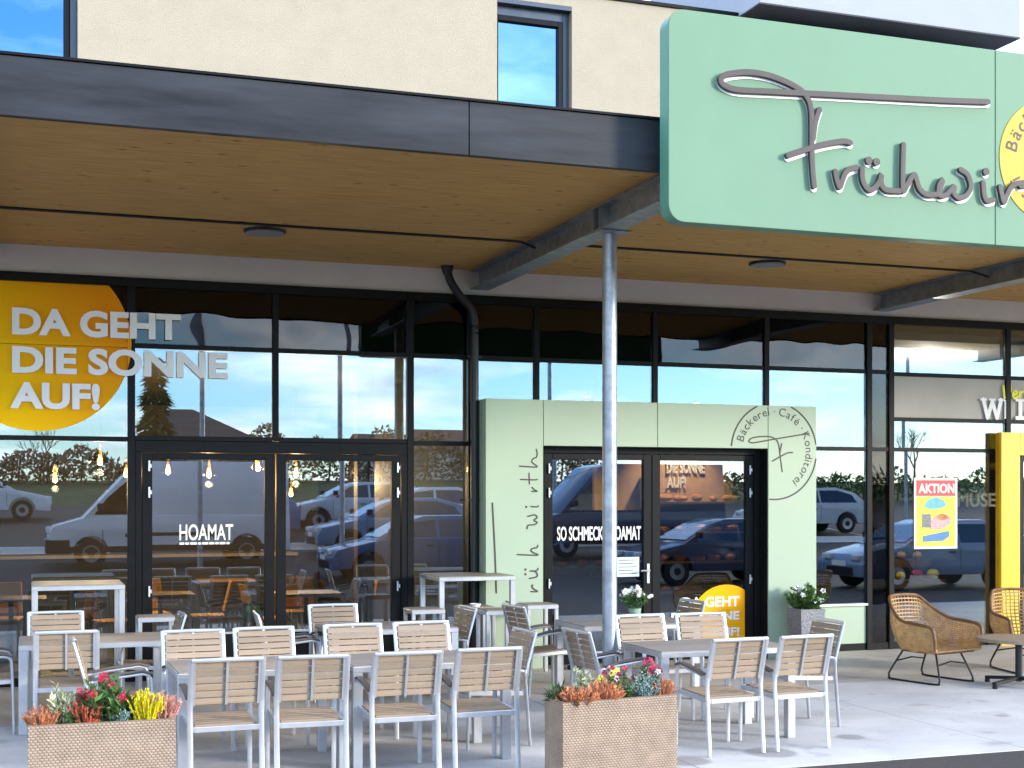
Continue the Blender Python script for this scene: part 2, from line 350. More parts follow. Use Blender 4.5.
def wood_soffit():
    m, n, l, p = new_mat('soffit_board')
    t = n.new('ShaderNodeTexCoord'); mp = n.new('ShaderNodeMapping'); mp.inputs['Scale'].default_value = (0.8, 9, 1); l.new(t.outputs['Object'], mp.inputs[0])
    a = n.new('ShaderNodeTexNoise'); a.inputs['Scale'].default_value = 3; a.inputs['Detail'].default_value = 9; a.inputs['Roughness'].default_value = 0.65; l.new(mp.outputs[0], a.inputs[0])
    r = n.new('ShaderNodeValToRGB'); r.color_ramp.elements[0].position = 0.3; r.color_ramp.elements[1].position = 0.72
    r.color_ramp.elements[0].color = (0.49, 0.29, 0.105, 1); r.color_ramp.elements[1].color = (0.68, 0.43, 0.175, 1); l.new(a.outputs['Fac'], r.inputs[0])
    mp2 = n.new('ShaderNodeMapping'); mp2.inputs['Scale'].default_value = (4, 9, 1); l.new(t.outputs['Object'], mp2.inputs[0])
    k = n.new('ShaderNodeTexVoronoi'); k.inputs['Scale'].default_value = 0.75; l.new(mp2.outputs[0], k.inputs['Vector'])
    kr = n.new('ShaderNodeMapRange'); kr.inputs[1].default_value = 0.05; kr.inputs[2].default_value = 0.16; l.new(k.outputs['Distance'], kr.inputs[0])
    mx = n.new('ShaderNodeMix'); mx.data_type = 'RGBA'; mx.inputs['A'].default_value = (0.24, 0.13, 0.05, 1)
    l.new(kr.outputs[0], mx.inputs['Factor']); l.new(r.outputs[0], mx.inputs['B'])
    # board seams across the canopy
    sp = n.new('ShaderNodeSeparateXYZ'); l.new(t.outputs['Object'], sp.inputs[0])
    l.new(mx.outputs['Result'], p.inputs['Base Color']); p.inputs['Roughness'].default_value = 0.85; p.inputs['Specular IOR Level'].default_value = 0.08
    return m
M['soffit'] = wood_soffit()
def wicker(name, c0, c1, rowh, bw):
    """strands that bulge over every second stake, shifted from row to row"""
    m, n, l, p = new_mat(name)
    def mth(op, a_, b_=None, c_=None):
        q = n.new('ShaderNodeMath'); q.operation = op
        for i, v in enumerate((a_, b_, c_)):
            if v is None: continue
            if isinstance(v, (int, float)): q.inputs[i].default_value = v
            else: l.new(v, q.inputs[i])
        return q.outputs[0]
    t = n.new('ShaderNodeTexCoord'); sp = n.new('ShaderNodeSeparateXYZ'); l.new(t.outputs['Object'], sp.inputs[0])
    nz = n.new('ShaderNodeTexNoise'); nz.inputs['Scale'].default_value = 9; nz.inputs['Detail'].default_value = 5; l.new(t.outputs['Object'], nz.inputs[0])
    jit = mth('MULTIPLY', mth('SUBTRACT', nz.outputs['Fac'], .5), .012)
    u = mth('DIVIDE', mth('ADD', mth('ADD', sp.outputs['X'], sp.outputs['Y']), jit), bw); v = mth('DIVIDE', mth('ADD', sp.outputs['Z'], mth('MULTIPLY', jit, .5)), rowh)
    r = mth('FLOOR', v); fv = mth('FRACT', v)
    bul = mth('COSINE', mth('MULTIPLY', mth('ADD', u, mth('MULTIPLY', r, .5)), math.pi)); bul = mth('POWER', mth('ABSOLUTE', bul), .7)
    rowp = mth('POWER', mth('SINE', mth('MULTIPLY', fv, math.pi)), .5)
    hgt = mth('MULTIPLY', bul, rowp)
    fine = n.new('ShaderNodeTexNoise'); fine.inputs['Scale'].default_value = 60; fine.inputs['Detail'].default_value = 3; l.new(t.outputs['Object'], fine.inputs[0])
    mx = n.new('ShaderNodeMix'); mx.data_type = 'RGBA'; mx.inputs['A'].default_value = tuple(x * .55 for x in c0[:3]) + (1,); l.new(hgt, mx.inputs['Factor'])  # strand shading painted into the colour: darker in the gaps of the weave
    m2 = n.new('ShaderNodeMix'); m2.data_type = 'RGBA'; m2.inputs['A'].default_value = c0; m2.inputs['B'].default_value = c1; l.new(fine.outputs['Fac'], m2.inputs['Factor']); l.new(m2.outputs['Result'], mx.inputs['B'])
    mr = n.new('ShaderNodeMapRange'); mr.inputs[1].default_value = .3; mr.inputs[2].default_value = .7; mr.inputs[3].default_value = 0.82; mr.inputs[4].default_value = 1.14; l.new(nz.outputs['Fac'], mr.inputs[0])
    mu = n.new('ShaderNodeMix'); mu.data_type = 'RGBA'; mu.blend_type = 'MULTIPLY'; mu.inputs['Factor'].default_value = 1
    l.new(mx.outputs['Result'], mu.inputs['A']); l.new(mr.outputs[0], mu.inputs['B']); l.new(mu.outputs['Result'], p.inputs['Base Color'])
    bp = n.new('ShaderNodeBump'); bp.inputs['Strength'].default_value = 0.6; bp.inputs['Distance'].default_value = 0.008
    l.new(hgt, bp.inputs['Height']); l.new(bp.outputs[0], p.inputs['Normal']); p.inputs['Roughness'].default_value = 0.6
    return m
M['wicker'] = wicker('tan_wicker', (0.48, 0.355, 0.25, 1), (0.37, 0.275, 0.195, 1), 0.0165, 0.026)
M['stone_pot'] = mat('speckled_stone', (0.26, 0.26, 0.27, 1), 0.8, var=0.6, scale=60, bump=0.3)
def disc_print():
    m, n, l, p = new_mat('sunrise_print')
    t = n.new('ShaderNodeTexCoord'); sp = n.new('ShaderNodeSeparateXYZ'); l.new(t.outputs['Object'], sp.inputs[0])
    a = n.new('ShaderNodeMapRange'); a.inputs[1].default_value = -0.7; a.inputs[2].default_value = 0.8; l.new(sp.outputs['X'], a.inputs[0])
    z = n.new('ShaderNodeMapRange'); z.inputs[1].default_value = -0.9; z.inputs[2].default_value = 0.8; z.inputs[3].default_value = -0.35; z.inputs[4].default_value = 0.25; l.new(sp.outputs['Z'], z.inputs[0])
    s = n.new('ShaderNodeMath'); l.new(a.outputs[0], s.inputs[0]); l.new(z.outputs[0], s.inputs[1])
    r = n.new('ShaderNodeValToRGB'); r.color_ramp.elements[0].color = (1.0, 0.58, 0.0, 1); r.color_ramp.elements[1].color = (0.95, 0.33, 0.004, 1)
    l.new(s.outputs[0], r.inputs[0]); l.new(r.outputs[0], p.inputs['Base Color']); p.inputs['Roughness'].default_value = 0.6; p.inputs['Specular IOR Level'].default_value = 0.12
    return m
M['sunrise'] = disc_print()
def ground_mats():
    m, n, l, p = new_mat('terrace_concrete')
    t = n.new('ShaderNodeTexCoord'); sp = n.new('ShaderNodeSeparateXYZ'); l.new(t.outputs['Object'], sp.inputs[0])
    a = n.new('ShaderNodeTexNoise'); a.inputs['Scale'].default_value = 1.1; a.inputs['Detail'].default_value = 8; a.inputs['Roughness'].default_value = 0.62; l.new(t.outputs['Object'], a.inputs[0])
    r = n.new('ShaderNodeValToRGB'); r.color_ramp.elements[0].position = 0.32; r.color_ramp.elements[1].position = 0.66
    r.color_ramp.elements[0].color = (0.50, 0.50, 0.49, 1); r.color_ramp.elements[1].color = (0.68, 0.68, 0.67, 1); l.new(a.outputs['Fac'], r.inputs[0])
    # slab tone turns warmer and slightly darker next to the shop front
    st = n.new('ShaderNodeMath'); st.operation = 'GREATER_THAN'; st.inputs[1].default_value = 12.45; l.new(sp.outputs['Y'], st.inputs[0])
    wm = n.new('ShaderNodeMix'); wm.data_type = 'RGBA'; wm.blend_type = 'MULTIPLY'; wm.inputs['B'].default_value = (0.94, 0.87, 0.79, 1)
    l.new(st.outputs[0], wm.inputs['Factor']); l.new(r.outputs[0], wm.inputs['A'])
    def line(axis, at, w):
        s_ = n.new('ShaderNodeMath'); s_.operation = 'SUBTRACT'; s_.inputs[1].default_value = at; l.new(sp.outputs[axis], s_.inputs[0])
        b_ = n.new('ShaderNodeMath'); b_.operation = 'ABSOLUTE'; l.new(s_.outputs[0], b_.inputs[0])
        g_ = n.new('ShaderNodeMath'); g_.operation = 'LESS_THAN'; g_.inputs[1].default_value = w; l.new(b_.outputs[0], g_.inputs[0]); return g_.outputs[0]
    cur = wm.outputs['Result']
    for ax, at, w in (('Y', 12.45, .006), ('X', 4.55, .005), ('X', 10.1, .005), ('X', -0.9, .005), ('X', 7.3, .003)):
        mx = n.new('ShaderNodeMix'); mx.data_type = 'RGBA'; mx.inputs['B'].default_value = (0.13, 0.125, 0.12, 1)
        l.new(line(ax, at, w), mx.inputs['Factor']); l.new(cur, mx.inputs['A']); cur = mx.outputs['Result']
    for (cx_, cy_, r_) in ((4.58, 9.12, .2), (5.35, 9.22, .22), (10.25, 13.2, .28), (6.3, 9.6, .12), (8.2, 10.1, .1)):
        vd = n.new('ShaderNodeVectorMath'); vd.operation = 'DISTANCE'; vd.inputs[1].default_value = (cx_, cy_, 0); l.new(t.outputs['Object'], vd.inputs[0])
        na = n.new('ShaderNodeMath'); na.operation = 'MULTIPLY_ADD'; na.inputs[1].default_value = .22; l.new(a.outputs['Fac'], na.inputs[0]); l.new(vd.outputs['Value'], na.inputs[2])
        mr_ = n.new('ShaderNodeMapRange'); mr_.inputs[1].default_value = r_ + .11; mr_.inputs[2].default_value = r_ + .06; mr_.inputs[4].default_value = .6; l.new(na.outputs[0], mr_.inputs[0])
        mx = n.new('ShaderNodeMix'); mx.data_type = 'RGBA'; mx.inputs['B'].default_value = (0.2, 0.19, 0.18, 1)
        l.new(mr_.outputs[0], mx.inputs['Factor']); l.new(cur, mx.inputs['A']); cur = mx.outputs['Result']
    # blotchy dark stains and fine scratches
    b = n.new('ShaderNodeTexNoise'); b.inputs['Scale'].default_value = 2.7; b.inputs['Detail'].default_value = 5; l.new(t.outputs['Object'], b.inputs[0])
    br = n.new('ShaderNodeMapRange'); br.inputs[1].default_value = 0.60; br.inputs[2].default_value = 0.70; br.inputs[4].default_value = 0.45; l.new(b.outputs['Fac'], br.inputs[0])
    mx = n.new('ShaderNodeMix'); mx.data_type = 'RGBA'; mx.inputs['B'].default_value = (0.27, 0.25, 0.235, 1)
    l.new(br.outputs[0], mx.inputs['Factor']); l.new(cur, mx.inputs['A']); cur = mx.outputs['Result']
    for sc_, th_, fc_ in ((34, .70, .55), (11, .685, .35)):       # grit and small drips
        gn = n.new('ShaderNodeTexNoise'); gn.inputs['Scale'].default_value = sc_; gn.inputs['Detail'].default_value = 2; l.new(t.outputs['Object'], gn.inputs[0])
        gr_ = n.new('ShaderNodeMapRange'); gr_.inputs[1].default_value = th_; gr_.inputs[2].default_value = th_ + .05; gr_.inputs[4].default_value = fc_; l.new(gn.outputs['Fac'], gr_.inputs[0])
        mx = n.new('ShaderNodeMix'); mx.data_type = 'RGBA'; mx.inputs['B'].default_value = (0.16, 0.14, 0.12, 1); l.new(gr_.outputs[0], mx.inputs['Factor']); l.new(cur, mx.inputs['A']); cur = mx.outputs['Result']
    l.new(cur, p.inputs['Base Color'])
    f = n.new('ShaderNodeTexNoise'); f.inputs['Scale'].default_value = 70; f.inputs['Detail'].default_value = 4; l.new(t.outputs['Object'], f.inputs[0])
    bp = n.new('ShaderNodeBump'); bp.inputs['Strength'].default_value = 0.15; bp.inputs['Distance'].default_value = 0.004; l.new(f.outputs['Fac'], bp.inputs['Height']); l.new(bp.outputs[0], p.inputs['Normal'])
    p.inputs['Roughness'].default_value = 0.7
    M['concrete'] = m
    M['asphalt'] = mat('asphalt', (0.062, 0.056, 0.054, 1), 0.85, var=0.35, scale=45, bump=0.5, bscale=160)
ground_mats()
M['grass'] = mat('meadow_grass', (0.07, 0.1, 0.03, 1), 0.95, var=0.4, scale=3, bump=0.5)
M['roadpaint'] = mat('road_paint', (0.75, 0.75, 0.73, 1), 0.7, var=0.1, scale=10)
# ------------------------------------------------------------------ ground
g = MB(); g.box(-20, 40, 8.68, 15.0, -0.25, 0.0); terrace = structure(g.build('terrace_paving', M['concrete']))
def lot_z(y): return -0.006 if y > 0 else (-0.006 + 0.085 * -y if y > -32 else 2.69)
g = MB(); ys = [15, 8, 4, 0, -4, -8, -12, -16, -20]
g.add([(x, y, lot_z(y)) for y in ys for x in (-45, 70)], [(2 * i, 2 * i + 1, 2 * i + 3, 2 * i + 2) for i in range(len(ys) - 1)])
structure(g.build('car_park_asphalt', M['asphalt']))
g = MB(); ys = [600, 60, 15.2, 15, 8, 4, 0, -4, -8, -12, -16, -20, -26, -32, -60, -300, -600]
g.add([(x, y, lot_z(y) - 0.12 if y > -19 else lot_z(y) - (0.12 if y > -21 else -0.02)) for y in ys for x in (-600, -45, 70, 600)],
      [(4 * i + k, 4 * i + k + 1, 4 * i + k + 5, 4 * i + k + 4) for i in range(len(ys) - 1) for k in range(3)])
structure(g.build('ground', M['grass']))
g = MB()
def road_strip(x0, x1, y0, y1, n=8):
    for i in range(n):
        a, b = x0 + (x1 - x0) * i / n, x0 + (x1 - x0) * (i + 1) / n
        g.add([(a, y0, lot_z(y0) + .006), (b, y0, lot_z(y0) + .006), (b, y1, lot_z(y1) + .006), (a, y1, lot_z(y1) + .006)], [(0, 1, 2, 3)])
road_strip(-25, 45, -6.62, -6.4)
for k in range(-6, 14): road_strip(k * 2.7 + 1.1, k * 2.7 + 1.2, -11.4, -6.55, 1)
structure(g.build('bay_markings', M['roadpaint']))
g = MB()
for k in range(35): g.box(-25 + 2 * k, -23.008 + 2 * k, -6.75, -6.5, lot_z(-6.6) - .05, lot_z(-6.6) + .16)
structure(g.build('kerb', M['white']))

# ------------------------------------------------------------------ the shop building
BO = (5, 15, 0)
bld = thing('shop_building', 'cream rendered shop building with a dark framed glass storefront behind the terrace', 'building', BO)
WX = [(-1.6, 0.48), (5.10, 6.03)]; WZ = (6.05, 7.72)
w = MB(BO)
w.box(-12, WX[0][0], 15, 15.35, 4.95, 7.86); w.box(WX[0][1], WX[1][0], 15, 15.35, 4.95, 7.86); w.box(WX[1][1], 8.5, 15, 15.35, 4.95, 7.86)
for a, b in WX: w.box(a, b, 15, 15.35, 4.95, WZ[0]); w.box(a, b, 15, 15.35, WZ[1], 7.86)
w.build('upper_wall', M['cream'], bld)
w = MB(BO); w.box(-12, 22, 15, 15.3, 4.27, 4.947); w.build('pale_wall_band', M['band'], bld)
w = MB(BO); w.box(-12, 8.5, 14.97, 15.4, 7.862, 7.90); w.build('roof_edge', M['frame'], bld)
w = MB(BO); OX0, OZ = wall(760, 2, 14.45); OX1 = wall(1020, 39, 14.45)[0]
w.box(OX0, OX1, 14.45, 17.5, OZ, 10.4)
w.build('overhanging_volume', M['white_render'], bld)
w = MB(BO); w.box(OX0 - .003, OX1 + .003, 14.447, 15, OZ - .02, OZ - .003); w.build('overhang_underside', M['fascia'], bld)
w = MB(BO); w.box(8.502, 22, 15.02, 15.35, 4.95, 7.6); w.build('upper_wall', M['white_render'], bld)
for a, b in WX:
    f = MB(BO); y0, y1 = 15.10, 15.19; t = .075
    f.box(a, a + .02, y0, y1, *WZ); f.box(b - t, b, y0, y1, *WZ); f.box(a + .02, b - t, y0, y1, WZ[1] - .16, WZ[1]); f.box(a + .02, b - t, y0, y1, WZ[0], WZ[0] + t)
    fr = f.build('upstairs_window', M['frame_blue'], bld, .004)
    s = MB(BO); t2 = .06; x0, x1, z0, z1 = a + .024, b - t - .004, WZ[0] + t + .004, WZ[1] - .166
    s.box(x0, x0 + .02, y0 - .018, y1 - .01, z0, z1); s.box(x1 - t2, x1, y0 - .018, y1 - .01, z0, z1); s.box(x0 + .02, x1 - t2, y0 - .018, y1 - .01, z1 - t2, z1); s.box(x0 + .02, x1 - t2, y0 - .018, y1 - .01, z0, z0 + t2)
    s.build('sash', M['frame'], fr, .004)
    MB(BO).box(x0 + .02, x1 - t2, 15.13, 15.145, z0 + t2, z1 - t2).build('pane', M['glass_up'], fr)
    MB(BO).box(a, b, 15.0, 15.098, WZ[1] - .05, WZ[1] - .003).build('shutter_box', M['frame_blue'], fr)
    MB(BO).box(a + .002, b - .002, 14.95, 15.098, WZ[0] + .002, WZ[0] + .03).build('sill', M['alu'], fr)
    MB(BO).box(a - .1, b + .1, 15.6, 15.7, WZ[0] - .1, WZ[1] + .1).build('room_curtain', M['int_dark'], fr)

# storefront grid: mullion centres, transom heights, panes
FY0, FY1, PY = 14.975, 15.10, 15.0
top = MB(BO); top.box(-12, 22, FY0 - .01, FY1, 4.17, 4.266); top.build('head_rail', M['frame'], bld, .003)
for a, b in ((-12, 1.0), (4.10, 4.80), (10.13, 11.93), (14.92, 22)): MB(BO).box(a, b, FY0, FY1, 0, .09).build('base_rail', M['frame'], bld, .003)
FULL = [-5.06, -3.54, -2.02, -0.5, 1.02, 4.06, 4.78, 10.10, 10.43, 12.25, 14.0, 15.6, 17.2, 18.8]
UPPER = [2.54, 5.58, 7.10, 8.62]
for x in FULL: MB(BO).box(x - .038, x + .038, FY0 - .012, FY1, .002, 4.169).build('mullion', M['frame'], bld, .003)
for x in UPPER: MB(BO).box(x - .033, x + .033, FY0 - .006, FY1, 2.56 if x < 4 else 2.5, 4.169).build('mullion', M['frame'], bld, .003)
ED = sorted(FULL + UPPER); prng = random.Random(12)
for i in range(len(ED) - 1):
    a, b = ED[i] + .0385, ED[i + 1] - .0385
    right = ED[i] >= 10.4
    trans = [(2.56, .05), (3.55, .05)] if not right else [(2.56, .05), (2.95, .05), (3.53, .05)]
    door = 1.0 < ED[i] < 4.0
    lowz = .091
    if door: trans = [(2.575, .05), (3.55, .05)]
    if 4.77 <= ED[i] < 8.6: trans = [(3.55, .05)]
    zs = []
    for z, h in trans:
        MB(BO).box(a, b, FY0, FY1, z - h / 2, z + h / 2).build('transom', M['frame'], bld, .003)
    cuts = [.09] + [z for z, h in trans] + [4.17]
    for k in range(len(cuts) - 1):
        z0 = cuts[k] + (.025 if k else 0); z1 = cuts[k + 1] - (.025 if k < len(cuts) - 2 else 0)
        if door and k == 0: continue
        if 4.77 <= ED[i] < 8.6 and k == 0: z0 = 2.7
        if ED[i] == 8.62 and k == 0: z0 = .60
        if abs(ED[i] - 10.10) < .01:
            MB(BO).box(a, b, PY, PY + .012, z0, z1).build('side_pane', M['glass_dark'], bld); continue
        top_row = (k == len(cuts) - 2)
        if right and k == 2:
            MB(BO).box(a, b, PY, PY + .012, z0, z1).build('blind_panel', M['blind'], bld); continue
        pm = MB(BO).box(a, b, PY, PY + .012, z0, z1); ta, tb_ = prng.uniform(-.0016, .0016), prng.uniform(-.0016, .0016)
        for v in pm.v: v.y += ta * (v.x - (a + b) / 2) + tb_ * (v.z - (z0 + z1) / 2)
        pm.build('pane', M['glass_dark'] if top_row and not right else M['glass'], bld)
# green parapet beside the entrance
pp = MB(BO).box(9.10, 10.06, 14.99, 15.08, .09, .57).build('parapet_panel', M['green'], bld)
MB(BO).box(9.10, 10.06, 14.94, 15.08, .572, .598).build('sill', M['white'], pp, .003)
MB(BO).box(9.10, 10.06, 14.985, 15.08, .0, .088).build('base_strip', M['frame'], pp)
# double doors of the left shop
def door_leaf(root, org, x0, x1, y, z1, hinge_x, handle_x, gm, hz, bottom=.1):
    t = .105; d = MB(org); y0, y1 = y, y + .07
    d.box(x0, x0 + t, y0, y1, .012, z1); d.box(x1 - t, x1, y0, y1, .012, z1); d.box(x0 + t, x1 - t, y0, y1, z1 - .07, z1); d.box(x0 + t, x1 - t, y0, y1, .012, .02 + bottom)
    lf = d.build('door', M['frame'], root, .004)
    MB(org).box(x0 + t, x1 - t, y + .03, y + .042, .02 + bottom, z1 - .07).build('pane', gm, lf)
    MB(org).box(x0 + t + .001, x1 - t - .001, y + .006, y + .028, .022 + bottom, .042 + bottom).build('glazing_bead', M['alu'], lf)
    for z in hz:
        h = MB(org); h.tube([(hinge_x, y - .016, z - .055), (hinge_x, y - .016, z + .055)], .011, 8); h.box(hinge_x - .006, hinge_x + .03, y - .012, y - .002, z - .02, z + .02); h.build('hinge', M['alu'], lf)
    if handle_x is None: return lf
    h = MB(org); hx = handle_x
    h.box(hx - .016, hx + .016, y - .012, y - .001, .93, 1.16); h.tube([(hx, y - .01, 1.08), (hx, y - .055, 1.08), (hx + (.11 if hinge_x > hx else -.11), y - .055, 1.08)], .01, 8)
    h.build('handle', M['alu'], lf)
    return lf
fr = MB(BO); fr.box(1.06, 4.02, FY0 - .004, FY1, 2.425, 2.548); fr.box(1.06, 1.125, FY0 - .004, FY1, .002, 2.424); fr.box(3.955, 4.02, FY0 - .004, FY1, .002, 2.424)
fr.build('door_frame', M['frame'], bld, .003)
HZ = (.95, 2.0, 2.28)
door_leaf(bld, BO, 1.13, 2.53, 14.985, 2.42, 1.20, None, M['glass_door'], HZ, .45)
door_leaf(bld, BO, 2.55, 3.95, 14.985, 2.42, 3.91, None, M['glass_door'], HZ, .45)
# shell of the rooms behind the glass
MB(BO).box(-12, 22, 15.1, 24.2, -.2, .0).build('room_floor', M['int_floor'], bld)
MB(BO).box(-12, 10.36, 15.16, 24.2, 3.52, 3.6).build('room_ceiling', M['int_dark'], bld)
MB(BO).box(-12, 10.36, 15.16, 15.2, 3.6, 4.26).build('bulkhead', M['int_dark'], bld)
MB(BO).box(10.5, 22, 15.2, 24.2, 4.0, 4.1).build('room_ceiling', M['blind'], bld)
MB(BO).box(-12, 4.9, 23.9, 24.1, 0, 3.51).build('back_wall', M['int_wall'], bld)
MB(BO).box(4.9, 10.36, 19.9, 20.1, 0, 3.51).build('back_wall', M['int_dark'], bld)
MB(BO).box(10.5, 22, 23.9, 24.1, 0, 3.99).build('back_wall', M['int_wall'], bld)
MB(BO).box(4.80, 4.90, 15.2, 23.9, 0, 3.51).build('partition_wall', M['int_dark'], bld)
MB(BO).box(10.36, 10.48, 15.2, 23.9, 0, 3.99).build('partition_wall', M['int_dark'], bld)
MB(BO).box(-12.2, -12, 15, 24.2, 0, 7.8).build('side_wall', M['cream'], bld)
MB(BO).box(22, 22.2, 15, 24.2, 0, 7.5).build('side_wall', M['cream'], bld)
MB(BO).box(-12, 22, 24.2, 24.4, -.2, 7.8).build('rear_wall', M['cream'], bld)
MB(BO).box(-12.2, 22.2, 15.36, 24.2, 4.5, 4.6).build('upper_floor', M['int_dark'], bld)
MB(BO).box(-12.2, 22.2, 15.36, 24.4, 7.65, 7.8).build('roof_slab', M['fascia'], bld)
# warm wall of the bakery with a raised slogan, and its lit shelf wall
MB(BO).box(8.0, 10.34, 19.0, 19.08, 1.75, 3.45).build('warm_wall_panel', M['int_warm'], bld)

# ------------------------------------------------------------------ canopy
CO = (4, 10, 4.5)
can = thing('entrance_canopy', 'long flat canopy with dark metal fascia and timber underside over the terrace', 'canopy', CO)
MB(CO).box(-12, 19, 9.96, 14.998, 4.55, 4.62).build('timber_soffit', M['soffit'], can)
MB(CO).box(-12, 19, 9.96, 14.998, 4.622, 4.93).build('roof_deck', M['fascia'], can)
for a, b in ((-12, -2.9), (-2.894, 3.14), (3.146, 9.2), (9.206, 19)):
    f = MB(CO); f.box(a, b, 9.90, 9.957, 4.535, 4.945); f.build('fascia_panel', M['fascia'], can, .004)
MB(CO).box(-12, 19, 9.88, 9.96, 4.947, 4.965).build('drip_edge', M['frame'], can)
for bx in (-0.52, 4.88, 10.28, 15.68):
    b = MB(CO); y0, y1 = 10.02, 14.99; z0, z1 = 4.325, 4.546
    b.box(bx - .11, bx + .11, y0, y1, z0, z0 + .014); b.box(bx - .11, bx + .11, y0, y1, z1 - .014, z1); b.box(bx - .005, bx + .005, y0, y1, z0 + .014, z1 - .014)
    for yy in (11.24, 11.38): b.box(bx - .1, bx - .006, yy, yy + .012, z0 + .0145, z1 - .0145); b.box(bx + .006, bx + .1, yy, yy + .012, z0 + .0145, z1 - .0145)
    b.build('steel_beam', M['steel'], can)
    if bx in (4.88, 15.68, -5.9):
        p = MB(CO); p.tube([(bx + .035, 11.32, .012), (bx + .035, 11.32, 4.31)], .066, 24); p.box(bx - .115, bx + .185, 11.17, 11.47, 4.311, 4.324); p.box(bx - .11, bx + .18, 11.2, 11.44, .0, .012)
        p.build('steel_post', M['steel'], can, smooth=True)
for i, (x, lab) in enumerate(((2.17, 'round dark flush lamp under the timber canopy left of the steel post'), (7.73, 'round dark flush lamp under the timber canopy right of the steel post'))):
    L = thing('ceiling_lamp', lab, 'lamp', (x, 13.42, 4.55), 0, 'flush lamps under the canopy')
    MB().lathe([(.13, -.028), (.2, -.026), (.205, -.01), (.205, -.001)], (0, 0, 0), 32).build('housing', M['black'], L, smooth=True)
    MB().lathe([(.14, -.036), (.185, -.034), (.188, -.029)], (0, 0, 0), 32).build('lens', M['lamp_lens'], L, smooth=True)
    MB().lathe([(.16, -.0008), (.214, -.0006)], (0, 0, 0), 32, True).build('ceiling_ring', M['alu'], L)
for x0, x1, lab in ((-8, 4.55, 'black conduit along the canopy underside left of the post'), (5.05, 10.0, 'black conduit along the canopy underside right of the post'), (10.4, 17, 'black conduit under the canopy at the far right')):
    c = MB((0, 13.08, 4.5)); c.tube([(x0, 13.08, 4.537), (x1 - .02, 13.08, 4.537), (x1 + .12, 12.98, 4.515), (x1 + .2, 12.8, 4.43)], .013, 8)
    o = tag(c.build('conduit', M['black']), lab, 'cable', 'conduits under the canopy'); o.location = (0, 13.08, 4.5)
d = MB((4.6, 14.8, 0)); pts = spline([(4.44, 14.8, 4.548), (4.45, 14.8, 4.46), (4.49, 14.8, 4.36), (4.60, 14.82, 4.22), (4.73, 14.84, 4.10), (4.775, 14.85, 3.98), (4.78, 14.85, 3.8)], 5) + [Vector((4.78, 14.85, .0))]
dp = thing('downpipe', 'black rain downpipe bending from the canopy down the shop front', 'pipe', (4.6, 14.8, 0))
d.tube(pts, .046, 16); d.build('pipe', M['black'], dp, smooth=True)
MB((4.6, 14.8, 0)).lathe([(.046, 4.45), (.075, 4.546), (.075, 4.549)], (4.44, 14.8, 0), 20).build('funnel', M['black'], dp, smooth=True)
for z in (3.53, 1.9, .6):
    MB((4.6, 14.8, 0)).lathe([(.052, z), (.052, z + .03)], (4.78, 14.85, 0), 16).box(4.70, 4.86, 14.84, 14.86, z + .002, z + .028).build('bracket', M['black'], dp)

# ------------------------------------------------------------------ big bakery sign on the canopy edge
SO = (6.9, 9.7, 4.08); SYF = 9.60
sg = thing('shop_sign', 'large mint green bakery sign with grey script lettering on the canopy edge', 'sign', SO)
sx0, sx1, sz0, sz1, sr, seam = 4.665, 9.7, 4.085, 5.735, .13, 7.72
def rrect(x0, x1, z0, z1, r, left=True, right=True, n=7):
    P = []
    def arc(cx, cz, a0):
        for i in range(n + 1):
            a = R(a0 + 90 * i / n); P.append((cx + r * math.cos(a), cz + r * math.sin(a)))
    if left: arc(x0 + r, z0 + r, 180)
    else: P.append((x0, z0))
    if right: arc(x1 - r, z0 + r, 270); arc(x1 - r, z1 - r, 0)
    else: P += [(x1, z0), (x1, z1)]
    if left: arc(x0 + r, z1 - r, 90)
    else: P.append((x0, z1))
    return P
MB(SO).prism(rrect(sx0 + .006, sx1 - .006, sz0 + .006, sz1 - .006, sr), SYF + .022, SYF + .17).build('side_wall', M['sign_edge'], sg)
MB(SO).prism(rrect(sx0, seam - .003, sz0, sz1, sr, True, False), SYF, SYF + .02).build('face_panel', M['sign_green'], sg, .004)
MB(SO).prism(rrect(seam + .003, sx1, sz0, sz1, sr, False, True), SYF, SYF + .02).build('face_panel', M['sign_green'], sg, .004)
k = MB(SO)
for x in (5.2, 7.0, 9.0): k.box(x, x + .06, SYF + .171, 9.899, 4.56, 4.9); k.box(x, x + .06, SYF + .171, 9.86, 4.97, 5.6)
k.build('mounting_bracket', M['steel'], sg)
def on_sign(L): return [wall(x, y, SYF) for x, y in L]
